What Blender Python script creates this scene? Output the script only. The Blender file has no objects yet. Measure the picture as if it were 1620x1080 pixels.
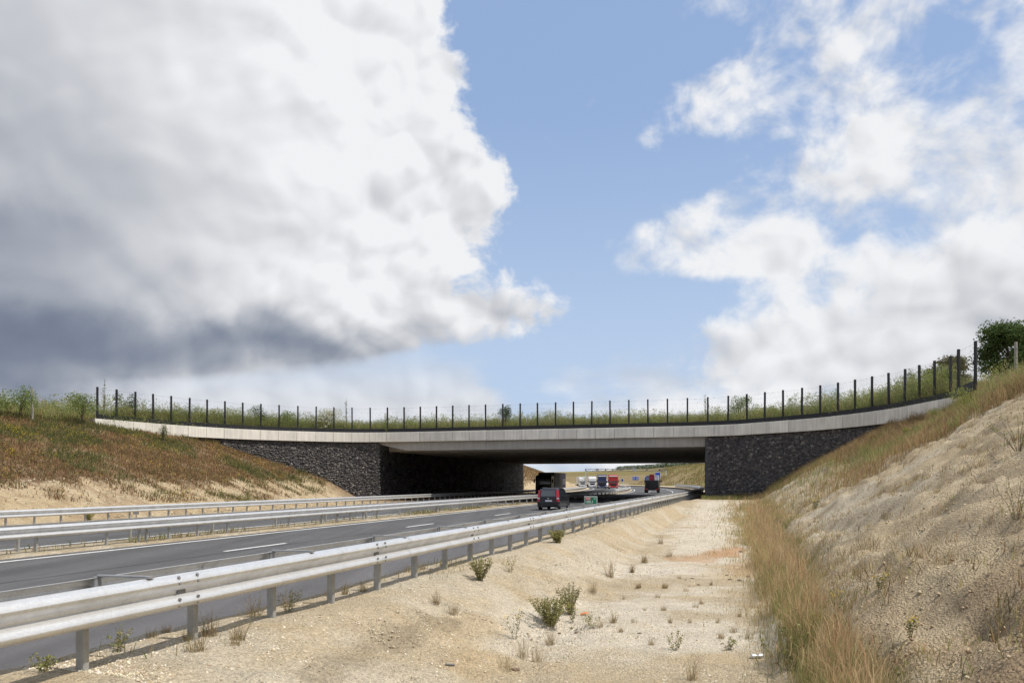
import bpy, bmesh, math, random
import numpy as np
from mathutils import Vector, Matrix

random.seed(7)
rng = np.random.default_rng(7)
R = math.radians
scene = bpy.context.scene
COL = scene.collection

# ------------------------------------------------------------------ camera
EYE = 2.0                      # eye height above the carriageway
FPX = 1200.0                   # focal length in pixels of the 1620 px wide picture
HOR = 761.0
cam_d = bpy.data.cameras.new('camera')
cam_d.sensor_width = 36.0
cam_d.lens = FPX / 1620.0 * 36.0
cam_d.shift_y = (HOR - 540.0) / 1620.0
cam_d.clip_start = 0.1
cam_d.clip_end = 4000.0
cam = bpy.data.objects.new('camera', cam_d)
COL.objects.link(cam)
cam.location = (0, 0, EYE)
cam.rotation_euler = (R(90), 0, 0)
scene.camera = cam

# ------------------------------------------------------------------ view
scene.view_settings.view_transform = 'Standard'
scene.view_settings.look = 'None'
scene.view_settings.exposure = 0.0
scene.view_settings.gamma = 1.0
scene.view_settings.use_curve_mapping = False
scene.render.engine = 'CYCLES'
scene.cycles.max_bounces = 5
scene.cycles.diffuse_bounces = 3
scene.cycles.glossy_bounces = 2
scene.cycles.transmission_bounces = 2
scene.cycles.transparent_max_bounces = 4
scene.cycles.use_denoising = True
scene.cycles.use_adaptive_sampling = True
scene.cycles.adaptive_threshold = 0.02
scene.cycles.adaptive_min_samples = 12

# ------------------------------------------------------------------ sun
SUN_EL = R(59)
sun_h = Vector((0.922, -0.387, 0)).normalized()
SUN = Vector((sun_h.x * math.cos(SUN_EL), sun_h.y * math.cos(SUN_EL), math.sin(SUN_EL)))
sd = bpy.data.lights.new('sun', 'SUN')
sd.energy = 4.6
sd.angle = R(0.6)
sd.color = (1.0, 0.955, 0.88)
so = bpy.data.objects.new('sun', sd)
COL.objects.link(so)
so.rotation_euler = SUN.to_track_quat('Z', 'Y').to_euler()
so.location = (30, -10, 60)

# ------------------------------------------------------------------ world: sky texture with a layer of clouds
world = bpy.data.worlds.new('World')
scene.world = world
world.use_nodes = True
wt = world.node_tree
for n in list(wt.nodes):
    wt.nodes.remove(n)


class S:
    """a socket of the world tree with arithmetic"""
    tree = wt

    def __init__(self, sock):
        self.s = sock

    @staticmethod
    def m(op, *a, clamp=False):
        n = S.tree.nodes.new('ShaderNodeMath')
        n.operation = op
        n.use_clamp = clamp
        for i, v in enumerate(a):
            if isinstance(v, S):
                S.tree.links.new(v.s, n.inputs[i])
            else:
                n.inputs[i].default_value = float(v)
        return S(n.outputs[0])

    def __add__(self, o): return S.m('ADD', self, o)
    __radd__ = __add__
    def __sub__(self, o): return S.m('SUBTRACT', self, o)
    def __rsub__(self, o): return S.m('SUBTRACT', o, self)
    def __mul__(self, o): return S.m('MULTIPLY', self, o)
    __rmul__ = __mul__
    def __truediv__(self, o): return S.m('DIVIDE', self, o)


def smooth(x, a, b):
    n = S.tree.nodes.new('ShaderNodeMapRange')
    n.interpolation_type = 'SMOOTHSTEP'
    S.tree.links.new(x.s, n.inputs[0])
    n.inputs[1].default_value = a
    n.inputs[2].default_value = b
    n.inputs[3].default_value = 0
    n.inputs[4].default_value = 1
    return S(n.outputs[0])


def smin(a, b): return S.m('MINIMUM', a, b)
def smax(a, b): return S.m('MAXIMUM', a, b)


def fcurve(x, pts, x0, x1, y0, y1):
    """a curve through pts (in real units) evaluated at x"""
    t = (x - x0) / (x1 - x0)
    n = S.tree.nodes.new('ShaderNodeFloatCurve')
    S.tree.links.new(t.s, n.inputs['Value'])
    c = n.mapping.curves[0]
    pts = sorted(pts)
    q = [((px - x0) / (x1 - x0), (py - y0) / (y1 - y0)) for px, py in pts]
    while len(c.points) < len(q):
        c.points.new(0.5, 0.5)
    for p, (a, b) in zip(c.points, q):
        p.location = (min(max(a, 0), 1), min(max(b, 0), 1))
        p.handle_type = 'AUTO_CLAMPED'
    n.mapping.use_clip = True
    n.mapping.extend = 'HORIZONTAL'
    n.mapping.update()
    return S(n.outputs[0]) * (y1 - y0) + y0


def azel(px, py):
    u = (px - 810) / FPX
    v = (HOR - py) / FPX
    az = math.atan(u)
    return az, math.atan(v * math.cos(az))


def build_sky():
    L = wt.links
    tc = wt.nodes.new('ShaderNodeTexCoord')
    sep = wt.nodes.new('ShaderNodeSeparateXYZ')
    L.new(tc.outputs['Generated'], sep.inputs[0])
    dx, dy, dz = S(sep.outputs[0]), S(sep.outputs[1]), S(sep.outputs[2])
    az = S.m('ARCTAN2', dx, dy)
    el = S.m('ARCSINE', dz)
    # cloud space: direction with the vertical stretched so that clouds flatten a little
    def vec(scale, off=(0, 0, 0), vz=1.2):
        n = wt.nodes.new('ShaderNodeMapping')
        L.new(tc.outputs['Generated'], n.inputs[0])
        n.inputs['Location'].default_value = off
        n.inputs['Scale'].default_value = (scale, scale, scale * vz)
        return n.outputs[0]

    def noise(v, scale, detail, rough=0.55, dist=0.0, lac=2.1):
        n = wt.nodes.new('ShaderNodeTexNoise')
        n.inputs['Scale'].default_value = scale
        n.inputs['Detail'].default_value = detail
        n.inputs['Roughness'].default_value = rough
        n.inputs['Lacunarity'].default_value = lac
        n.inputs['Distortion'].default_value = dist
        L.new(v, n.inputs['Vector'])
        return S(n.outputs[0])

    def billow(v, scale, detail=3.0):
        n = wt.nodes.new('ShaderNodeTexVoronoi')
        n.feature = 'F1'
        n.inputs['Scale'].default_value = scale
        n.inputs['Detail'].default_value = detail
        n.inputs['Roughness'].default_value = 0.5
        n.inputs['Randomness'].default_value = 1.0
        n.normalize = True
        L.new(v, n.inputs['Vector'])
        return 1.0 - S(n.outputs['Distance'])

    # warped lookup vector shared by the cloud fields
    wn = wt.nodes.new('ShaderNodeTexNoise')
    wn.inputs['Scale'].default_value = 5.0
    wn.inputs['Detail'].default_value = 2
    wn.inputs['Roughness'].default_value = 0.6
    L.new(vec(1.0), wn.inputs['Vector'])

    def warped(off):
        mul = wt.nodes.new('ShaderNodeVectorMath'); mul.operation = 'MULTIPLY_ADD'
        L.new(wn.outputs['Color'], mul.inputs[0])
        mul.inputs[1].default_value = (0.08, 0.08, 0.08)
        L.new(vec(1.0, off), mul.inputs[2])
        return mul.outputs[0]

    lit = Vector((0.5, -0.1, 0.75)) * 0.030      # step toward the sun, across the sky
    v0 = warped((0, 0, 0))
    v1 = warped(tuple(lit))

    v2 = warped((0.010, -0.002, 0.017))
    n0 = noise(v0, 4.2, 3.2, 0.52)
    n1 = noise(v1, 4.2, 3.2, 0.52)
    bl = billow(v0, 13.0, 1.5)
    bl2 = billow(v2, 13.0, 1.5)
    nm = noise(v0, 11.0, 4, 0.58)
    fine = noise(v0, 42, 3, 0.6)
    f0 = n0 * 0.50 + bl * 0.24 + nm * 0.18 + fine * 0.08
    fR = n0 * 0.34 + bl * 0.26 + nm * 0.30 + fine * 0.10
    lumps = bl - bl2                         # lit and shaded sides of the single puffs
    relief = (n0 - n1) * 0.75                # the same for the large masses
    soft = noise(vec(1.0), 2.2, 2, 0.5)

    # ---- big cumulus bank to the left: its right-hand outline as a function of elevation
    edge = [(735, -150), (728, -60), (715, 0), (700, 60), (738, 120), (735, 180), (775, 235), (790, 280), (788, 330), (768, 385),
            (752, 418), (728, 442), (700, 478), (695, 520), (685, 545), (650, 566), (600, 582), (530, 594), (420, 602), (310, 612), (265, 630), (235, 660), (215, 700), (200, 750)]
    pts = [(azel(x, y)[1], azel(x, y)[0]) for x, y in edge]
    eL = fcurve(el, pts, 0.0, 0.75, -1.0, 0.6)
    dL = eL - az
    front = smooth(az, -1.5, -1.0)           # the bank thins out beside and behind the viewer
    covL = dL * 0.9
    # the row of small heads that trails off the bank over the middle of the road
    for hx, hy, hr in ((680, 492, 70), (735, 497, 62), (785, 500, 50), (828, 499, 40), (862, 497, 30), (885, 496, 22)):
        a0, e0 = azel(hx, hy)
        ddx, dde = az - a0, (el - e0) * 1.15
        covL = smax(covL, hr / FPX * 1.0 - S.m('SQRT', ddx * ddx + dde * dde))
    rag = 0.40 + 0.60 * smooth(el, 0.19, 0.27)
    covL = covL + (f0 - 0.53) * 0.34 * rag + (fine - 0.5) * 0.03
    alphaL = smooth(covL / (1.0 + 4.0 * smooth(el, 0.185, 0.13)), 0.0, 0.028) * front
    # ---- broken bank to the right
    edgeR = [(1180, -150), (1140, -40), (1110, 0), (1130, 40), (1150, 80), (1105, 110), (1075, 135), (1080, 165), (1088, 205), (1125, 240), (1120, 270), (1070, 300),
             (1030, 330), (1000, 365), (1000, 400), (1040, 432), (1160, 452), (1180, 480), (1150, 510), (1120, 540), (1080, 570), (1045, 600),
             (960, 640), (900, 700)]
    ptsR = [(azel(x, y)[1], azel(x, y)[0]) for x, y in edgeR]
    eR = fcurve(el, ptsR, 0.0, 0.75, -0.2, 0.7)
    dR = az - eR
    holes = smooth(el, 0.25, 0.52) * 0.008
    low = smooth(el, 0.34, 0.12) * 0.05
    covR = smin(dR * 1.3, 0.085) + (fR - 0.553) * 1.05 - holes + low * smooth(dR, 0.0, 0.2)
    wrapR = smooth(az, 2.4, 1.6)
    alphaR = smooth(covR, -0.01, 0.12) * wrapR
    # ---- loose fair-weather cloud elsewhere (behind the viewer and low over the horizon)
    covB = (f0 - 0.55) + smooth(S.m('ABSOLUTE', az), 1.1, 1.7) * 0.07 - smooth(S.m('ABSOLUTE', az), 1.0, 0.7) * 0.075
    alphaB = smooth(covB, 0.0, 0.14) * 0.9
    lowc = smooth(el, 0.20, 0.09)
    covH = (noise(vec(1.0, (3, 1, 2), 2.6), 5.5, 5, 0.55) - 0.50) + lowc * 0.09
    alphaH = smooth(covH + smooth(az, 0.02, -0.15) * 0.30, -0.05, 0.22) * lowc * 0.9

    # ---- light on the left bank: bright outer wall, slate base
    def blob(px, py, rx, ry, amp, tilt=0.0):
        a0, e0 = azel(px, py)
        xa = (az + (soft - 0.5) * 0.30 - a0) / (rx / FPX)
        ye = (el + (soft - 0.5) * 0.10 + (f0 - 0.55) * 0.16 - e0 + xa * tilt) / (ry / FPX)
        g = S.m('POWER', 2.718, (xa * xa + ye * ye) * -1.0)
        return g * amp
    FL = 1.0 - smooth(dL, 0.03, 0.70) * 0.27 + relief * 0.9 + (soft - 0.5) * 0.22 + lumps * 1.1 * smooth(dL, 0.45, 0.03) + lumps * 0.18
    FL = FL - blob(-20, 530, 290, 78, 0.50) - blob(490, 545, 260, 48, 0.50) - blob(-40, 385, 240, 36, 0.22) - blob(60, 640, 300, 70, 0.40)
    FL = FL - blob(330, 300, 330, 70, 0.11) - blob(-100, 100, 260, 200, 0.08)
    FL = FL + blob(560, 170, 60, 200, 0.05)
    FR = 0.96 + relief * 1.2 + (soft - 0.5) * 0.10 + lumps * 0.8 - smooth(el, 0.32, 0.16) * smooth(az, 0.30, 0.62) * 0.20

    def ramp(f):
        n = wt.nodes.new('ShaderNodeValToRGB')
        L.new(f.s, n.inputs[0])
        e = n.color_ramp.elements
        e[0].position = 0.0; e[0].color = (0.115, 0.145, 0.215, 1)
        e[1].position = 1.0; e[1].color = (0.88, 0.89, 0.91, 1)
        for p, c in ((0.25, (0.21, 0.245, 0.32, 1)), (0.5, (0.38, 0.41, 0.47, 1)), (0.75, (0.61, 0.625, 0.66, 1))):
            x = e.new(p); x.color = c
        g = wt.nodes.new('ShaderNodeVectorMath'); g.operation = 'SCALE'
        L.new(n.outputs[0], g.inputs[0]); g.inputs['Scale'].default_value = 10.0     # the Background runs at 0.1
        return g.outputs[0]

    sky = wt.nodes.new('ShaderNodeTexSky')
    sky.sky_type = 'NISHITA'
    sky.sun_disc = False
    sky.sun_elevation = SUN_EL
    sky.sun_rotation = math.atan2(sun_h.x, sun_h.y)
    sky.air_density = 1.0
    sky.dust_density = 1.6
    sky.ozone_density = 1.5
    # haze toward the horizon
    def mix(f, a, b):
        n = wt.nodes.new('ShaderNodeMix')
        n.data_type = 'RGBA'
        if isinstance(f, S): L.new(f.s, n.inputs[0])
        else: n.inputs[0].default_value = f
        if isinstance(a, tuple): n.inputs[6].default_value = a
        else: L.new(a, n.inputs[6])
        if isinstance(b, tuple): n.inputs[7].default_value = b
        else: L.new(b, n.inputs[7])
        return n.outputs[2]
    base = mix(SKY_VEIL, sky.outputs[0], (4.0, 5.7, 9.0, 1))
    c = mix(smooth(el, 0.50, 0.04) * 0.85, base, (5.3, 6.6, 8.5, 1))
    whitec = ramp(FR)
    c = mix(alphaB, c, whitec)
    c = mix(alphaH, c, ramp(0.86 + relief * 1.2 + lumps * 0.6))
    c = mix(alphaR, c, whitec)
    c = mix(alphaL, c, ramp(FL))
    bg = wt.nodes.new('ShaderNodeBackground')
    L.new(c, bg.inputs[0])
    bg.inputs[1].default_value = 0.1
    out = wt.nodes.new('ShaderNodeOutputWorld')
    L.new(bg.outputs[0], out.inputs[0])


SKY_VEIL = 0.62
build_sky()
world.cycles.sampling_method = 'MANUAL'
world.cycles.sample_map_resolution = 512

# ================================================================== helpers
def tag(o, label=None, cat=None, group=None, kind=None):
    if label: o['label'] = label
    if cat: o['category'] = cat
    if group: o['group'] = group
    if kind: o['kind'] = kind
    return o


def empty(name, loc=(0, 0, 0), rz=0.0):
    o = bpy.data.objects.new(name, None)
    o.empty_display_size = 0.3
    o.location = loc
    o.rotation_euler = (0, 0, rz)
    COL.objects.link(o)
    return o


def link_mesh(name, me, mat=None, parent=None, smooth_sh=False):
    o = bpy.data.objects.new(name, me)
    COL.objects.link(o)
    if mat is not None and not me.materials:
        me.materials.append(mat)
    if parent is not None:
        o.parent = parent
    if smooth_sh:
        me.polygons.foreach_set('use_smooth', np.ones(len(me.polygons), dtype=bool))
    return o


class MB:
    """collects shapes into one mesh"""

    def __init__(self):
        self.v = []
        self.f = []

    def poly(self, verts, faces):
        b = len(self.v)
        self.v += [tuple(p) for p in verts]
        self.f += [tuple(i + b for i in f) for f in faces]
        return self

    def box(self, c, s, rz=0.0, rx=0.0, taper=(1, 1), bev=0.0):
        hx, hy, hz = s[0] / 2, s[1] / 2, s[2] / 2
        if bev > 0:
            b = bev
            vs, fs = [], []
            lay = [(-hz, b), (-hz + b, 0), (hz - b, 0), (hz, b)]
            for z, i in lay:
                x, y = hx - i, hy - i
                k = b
                vs += [(x, -y + k, z), (x, y - k, z), (x - k, y, z), (-x + k, y, z), (-x, y - k, z), (-x, -y + k, z), (-x + k, -y, z), (x - k, -y, z)]
            for l in range(3):
                for j in range(8):
                    fs.append((l * 8 + j, l * 8 + (j + 1) % 8, l * 8 + 8 + (j + 1) % 8, l * 8 + 8 + j))
            fs.append(tuple(range(7, -1, -1)))
            fs.append(tuple(range(24, 32)))
        else:
            tx, ty = taper
            vs = [(-hx, -hy, -hz), (hx, -hy, -hz), (hx, hy, -hz), (-hx, hy, -hz),
                  (-hx * tx, -hy * ty, hz), (hx * tx, -hy * ty, hz), (hx * tx, hy * ty, hz), (-hx * tx, hy * ty, hz)]
            fs = [(3, 2, 1, 0), (4, 5, 6, 7), (0, 1, 5, 4), (1, 2, 6, 5), (2, 3, 7, 6), (3, 0, 4, 7)]
        m = Matrix.Translation(c) @ Matrix.Rotation(rz, 4, 'Z') @ Matrix.Rotation(rx, 4, 'X')
        return self.poly([m @ Vector(p) for p in vs], fs)

    def bar(self, a, b, r, n=8, r2=None):
        a, b = Vector(a), Vector(b)
        d = (b - a)
        if d.length < 1e-6:
            return self
        u = d.orthogonal().normalized()
        w = d.normalized().cross(u)
        r2 = r if r2 is None else r2
        vs = []
        for p, rr in ((a, r), (b, r2)):
            for k in range(n):
                t = 2 * math.pi * k / n
                vs.append(p + u * math.cos(t) * rr + w * math.sin(t) * rr)
        fs = [(k, (k + 1) % n, n + (k + 1) % n, n + k) for k in range(n)]
        fs.append(tuple(range(n - 1, -1, -1)))
        fs.append(tuple(range(n, 2 * n)))
        return self.poly(vs, fs)

    def tube(self, pts, rad, n=5):
        pts = [Vector(p) for p in pts]
        for i in range(len(pts) - 1):
            self.bar(pts[i], pts[i + 1], rad[i], n, rad[i + 1])
        return self

    def loft(self, rings, cap=True):
        n = len(rings[0])
        vs = [p for r in rings for p in r]
        fs = []
        for i in range(len(rings) - 1):
            for k in range(n):
                fs.append((i * n + k, i * n + (k + 1) % n, (i + 1) * n + (k + 1) % n, (i + 1) * n + k))
        if cap:
            fs.append(tuple(range(n - 1, -1, -1)))
            fs.append(tuple((len(rings) - 1) * n + k for k in range(n)))
        return self.poly(vs, fs)

    def mesh(self, name):
        me = bpy.data.meshes.new(name)
        me.from_pydata(self.v, [], self.f)
        bm = bmesh.new(); bm.from_mesh(me)
        bmesh.ops.recalc_face_normals(bm, faces=bm.faces)
        bm.to_mesh(me); bm.free()
        me.update()
        return me

    def build(self, name, mat, parent=None, smooth_sh=False):
        return link_mesh(name, self.mesh(name), mat, parent, smooth_sh)


def np_mesh(name, V, F, colors=None, attr='Col', smooth_sh=False):
    """V (n,3), F (m,k) all faces of k corners, colors (n,3)"""
    V = np.ascontiguousarray(V, dtype=np.float32)
    F = np.ascontiguousarray(F, dtype=np.int32)
    me = bpy.data.meshes.new(name)
    me.vertices.add(len(V)); me.vertices.foreach_set('co', V.ravel())
    k = F.shape[1]
    me.loops.add(F.size); me.loops.foreach_set('vertex_index', F.ravel())
    me.polygons.add(len(F))
    me.polygons.foreach_set('loop_start', np.arange(0, F.size, k, dtype=np.int32))
    me.polygons.foreach_set('loop_total', np.full(len(F), k, dtype=np.int32))
    if smooth_sh:
        me.polygons.foreach_set('use_smooth', np.ones(len(F), dtype=bool))
    if colors is not None:
        c = np.ones((len(V), 4), dtype=np.float32)
        c[:, :3] = colors
        a = me.color_attributes.new(attr, 'FLOAT_COLOR', 'POINT')
        a.data.foreach_set('color', c.ravel())
    me.update(calc_edges=True)
    me.validate()
    return me


# ------------------------------------------------------------------ numpy noise
_perm = np.random.default_rng(3).random(65536)


def _h(ix, iy):
    return _perm[(ix * 1619 + iy * 31337 + 1013) & 65535]


def vnoise(x, y):
    x = np.asarray(x, dtype=np.float64); y = np.asarray(y, dtype=np.float64)
    ix = np.floor(x).astype(np.int64); iy = np.floor(y).astype(np.int64)
    fx = x - ix; fy = y - iy
    fx = fx * fx * (3 - 2 * fx); fy = fy * fy * (3 - 2 * fy)
    a = _h(ix, iy); b = _h(ix + 1, iy); c = _h(ix, iy + 1); d = _h(ix + 1, iy + 1)
    return (a + (b - a) * fx) * (1 - fy) + (c + (d - c) * fx) * fy


def fbm(x, y, sc=1.0, oc=4, g=0.5):
    s = 0; a = 1; t = 0
    for i in range(oc):
        s = s + a * vnoise(x * sc + i * 17.3, y * sc - i * 9.1); t += a
        a *= g; sc *= 2.03
    return s / t


def sstep(x, a, b):
    t = np.clip((np.asarray(x, dtype=np.float64) - a) / (b - a), 0, 1)
    return t * t * (3 - 2 * t)


# ------------------------------------------------------------------ materials
def new_mat(name):
    m = bpy.data.materials.new(name)
    m.use_nodes = True
    nt = m.node_tree
    b = nt.nodes['Principled BSDF']
    return m, nt, b


def mat_plain(name, col, rough=0.6, metal=0.0, var=0.08, nscale=12.0, bump=0.0, bscale=60.0, objvar=0.0, spec=0.4, coat=0.0):
    """procedural: colour broken by noise, optional per-object shift and relief"""
    m, nt, b = new_mat(name)
    L = nt.links
    tc = nt.nodes.new('ShaderNodeTexCoord')
    no = nt.nodes.new('ShaderNodeTexNoise')
    no.inputs['Scale'].default_value = nscale
    no.inputs['Detail'].default_value = 4
    L.new(tc.outputs['Object'], no.inputs['Vector'])
    mr = nt.nodes.new('ShaderNodeMapRange')
    mr.inputs[1].default_value = 0.25; mr.inputs[2].default_value = 0.75
    mr.inputs[3].default_value = 1 - var; mr.inputs[4].default_value = 1 + var
    L.new(no.outputs[0], mr.inputs[0])
    val = mr.outputs[0]
    if objvar:
        oi = nt.nodes.new('ShaderNodeObjectInfo')
        m2 = nt.nodes.new('ShaderNodeMapRange')
        m2.inputs[3].default_value = 1 - objvar; m2.inputs[4].default_value = 1 + objvar
        L.new(oi.outputs['Random'], m2.inputs[0])
        mm = nt.nodes.new('ShaderNodeMath'); mm.operation = 'MULTIPLY'
        L.new(val, mm.inputs[0]); L.new(m2.outputs[0], mm.inputs[1])
        val = mm.outputs[0]
    sc = nt.nodes.new('ShaderNodeVectorMath'); sc.operation = 'SCALE'
    sc.inputs[0].default_value = col[:3]
    L.new(val, sc.inputs['Scale'])
    L.new(sc.outputs[0], b.inputs['Base Color'])
    b.inputs['Roughness'].default_value = rough
    b.inputs['Metallic'].default_value = metal
    b.inputs['Specular IOR Level'].default_value = spec
    b.inputs['Coat Weight'].default_value = coat
    if bump:
        n2 = nt.nodes.new('ShaderNodeTexNoise')
        n2.inputs['Scale'].default_value = bscale; n2.inputs['Detail'].default_value = 3
        L.new(tc.outputs['Object'], n2.inputs['Vector'])
        bp = nt.nodes.new('ShaderNodeBump'); bp.inputs['Strength'].default_value = bump; bp.inputs['Distance'].default_value = 0.01
        L.new(n2.outputs[0], bp.inputs['Height']); L.new(bp.outputs[0], b.inputs['Normal'])
    return m


def mat_glass(name, col=(0.02, 0.025, 0.03)):
    m, nt, b = new_mat(name)
    b.inputs['Base Color'].default_value = (*col, 1)
    b.inputs['Roughness'].default_value = 0.06
    b.inputs['Specular IOR Level'].default_value = 0.7
    return m


def mat_leaf(name, trans=0.35, rough=0.7):
    """leaf and blade colour carried by the plants themselves"""
    m, nt, b = new_mat(name)
    L = nt.links
    at = nt.nodes.new('ShaderNodeAttribute'); at.attribute_name = 'Col'
    L.new(at.outputs['Color'], b.inputs['Base Color'])
    b.inputs['Roughness'].default_value = rough
    b.inputs['Specular IOR Level'].default_value = 0.15
    tr = nt.nodes.new('ShaderNodeBsdfTranslucent')
    L.new(at.outputs['Color'], tr.inputs[0])
    mx = nt.nodes.new('ShaderNodeMixShader'); mx.inputs[0].default_value = trans
    L.new(b.outputs[0], mx.inputs[1]); L.new(tr.outputs[0], mx.inputs[2])
    L.new(mx.outputs[0], nt.nodes['Material Output'].inputs[0])
    return m


def mat_ground():
    m, nt, b = new_mat('ground')
    L = nt.links
    at = nt.nodes.new('ShaderNodeAttribute'); at.attribute_name = 'Col'
    geo = nt.nodes.new('ShaderNodeNewGeometry')
    def noise(sc, d=5, r=0.6):
        n = nt.nodes.new('ShaderNodeTexNoise')
        n.inputs['Scale'].default_value = sc; n.inputs['Detail'].default_value = d; n.inputs['Roughness'].default_value = r
        L.new(geo.outputs['Position'], n.inputs['Vector'])
        return n.outputs[0]
    def rng_(x, a, b_, c, d):
        n = nt.nodes.new('ShaderNodeMapRange')
        for i, v in enumerate((a, b_, c, d)): n.inputs[i + 1].default_value = v
        L.new(x, n.inputs[0]); return n.outputs[0]
    def mul(x, y):
        n = nt.nodes.new('ShaderNodeMath'); n.operation = 'MULTIPLY'
        L.new(x, n.inputs[0]); L.new(y, n.inputs[1]); return n.outputs[0]
    a1 = rng_(noise(2.3, 6, 0.65), 0.3, 0.7, 0.86, 1.12)
    a2 = rng_(noise(26, 4, 0.75), 0.3, 0.7, 0.70, 1.20)
    vo = nt.nodes.new('ShaderNodeTexVoronoi'); vo.inputs['Scale'].default_value = 34
    L.new(geo.outputs['Position'], vo.inputs['Vector'])
    a3 = rng_(vo.outputs['Color'], 0, 1, 0.82, 1.12)
    k = mul(mul(a1, a2), a3)
    sc = nt.nodes.new('ShaderNodeVectorMath'); sc.operation = 'SCALE'
    L.new(at.outputs['Color'], sc.inputs[0]); L.new(k, sc.inputs['Scale'])
    L.new(sc.outputs[0], b.inputs['Base Color'])
    b.inputs['Roughness'].default_value = 0.95
    b.inputs['Specular IOR Level'].default_value = 0.1
    hn = nt.nodes.new('ShaderNodeMath'); hn.operation = 'ADD'
    L.new(noise(14, 6, 0.7), hn.inputs[0])
    L.new(rng_(vo.outputs['Distance'], 0, 0.6, 0.4, 0.0), hn.inputs[1])
    bp = nt.nodes.new('ShaderNodeBump'); bp.inputs['Strength'].default_value = 0.9; bp.inputs['Distance'].default_value = 0.06
    L.new(hn.outputs[0], bp.inputs['Height']); L.new(bp.outputs[0], b.inputs['Normal'])
    return m


def mat_asphalt(name, col, tint=0.0):
    m, nt, b = new_mat(name)
    L = nt.links
    geo = nt.nodes.new('ShaderNodeNewGeometry')
    def noise(sc, d, r=0.6, stretch=None):
        n = nt.nodes.new('ShaderNodeTexNoise')
        n.inputs['Scale'].default_value = sc; n.inputs['Detail'].default_value = d; n.inputs['Roughness'].default_value = r
        if stretch:
            mp = nt.nodes.new('ShaderNodeMapping')
            mp.inputs['Rotation'].default_value = (0, 0, -ROAD_A)
            mp.inputs['Scale'].default_value = stretch
            L.new(geo.outputs['Position'], mp.inputs[0]); L.new(mp.outputs[0], n.inputs['Vector'])
        else:
            L.new(geo.outputs['Position'], n.inputs['Vector'])
        return n.outputs[0]
    def rng_(x, a, b_, c, d):
        n = nt.nodes.new('ShaderNodeMapRange')
        for i, v in enumerate((a, b_, c, d)): n.inputs[i + 1].default_value = v
        L.new(x, n.inputs[0]); return n.outputs[0]
    def mul(x, y):
        n = nt.nodes.new('ShaderNodeMath'); n.operation = 'MULTIPLY'
        L.new(x, n.inputs[0]); L.new(y, n.inputs[1]); return n.outputs[0]
    k = mul(rng_(noise(160, 3, 0.8), 0.25, 0.75, 0.65, 1.35), rng_(noise(1.0, 5, 0.6, (1.1, 0.03, 1)), 0.3, 0.7, 0.72, 1.22))
    k = mul(k, rng_(noise(0.5, 4, 0.6), 0.3, 0.7, 0.9, 1.1))
    sc = nt.nodes.new('ShaderNodeVectorMath'); sc.operation = 'SCALE'
    sc.inputs[0].default_value = col; L.new(k, sc.inputs['Scale'])
    L.new(sc.outputs[0], b.inputs['Base Color'])
    b.inputs['Roughness'].default_value = 0.85
    b.inputs['Specular IOR Level'].default_value = 0.25
    bp = nt.nodes.new('ShaderNodeBump'); bp.inputs['Strength'].default_value = 0.5; bp.inputs['Distance'].default_value = 0.006
    L.new(noise(220, 2), bp.inputs['Height']); L.new(bp.outputs[0], b.inputs['Normal'])
    return m


def mat_galv(name, col=(0.70, 0.70, 0.695), rough=0.40, metal=0.66):
    m, nt, b = new_mat(name)
    L = nt.links
    geo = nt.nodes.new('ShaderNodeNewGeometry')
    vo = nt.nodes.new('ShaderNodeTexVoronoi'); vo.inputs['Scale'].default_value = 70
    L.new(geo.outputs['Position'], vo.inputs['Vector'])
    no = nt.nodes.new('ShaderNodeTexNoise'); no.inputs['Scale'].default_value = 3; no.inputs['Detail'].default_value = 7; no.inputs['Roughness'].default_value = 0.75
    L.new(geo.outputs['Position'], no.inputs['Vector'])
    def rng_(x, a, b_, c, d):
        n = nt.nodes.new('ShaderNodeMapRange')
        for i, v in enumerate((a, b_, c, d)): n.inputs[i + 1].default_value = v
        L.new(x, n.inputs[0]); return n.outputs[0]
    mm = nt.nodes.new('ShaderNodeMath'); mm.operation = 'MULTIPLY'
    L.new(rng_(vo.outputs['Color'], 0, 1, 0.92, 1.06), mm.inputs[0]); L.new(rng_(no.outputs[0], 0.3, 0.7, 0.78, 1.10), mm.inputs[1])
    sc = nt.nodes.new('ShaderNodeVectorMath'); sc.operation = 'SCALE'
    sc.inputs[0].default_value = col; L.new(mm.outputs[0], sc.inputs['Scale'])
    L.new(sc.outputs[0], b.inputs['Base Color'])
    L.new(rng_(no.outputs[0], 0.3, 0.7, rough + 0.1, rough - 0.08), b.inputs['Roughness'])
    b.inputs['Metallic'].default_value = metal
    return m


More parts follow.
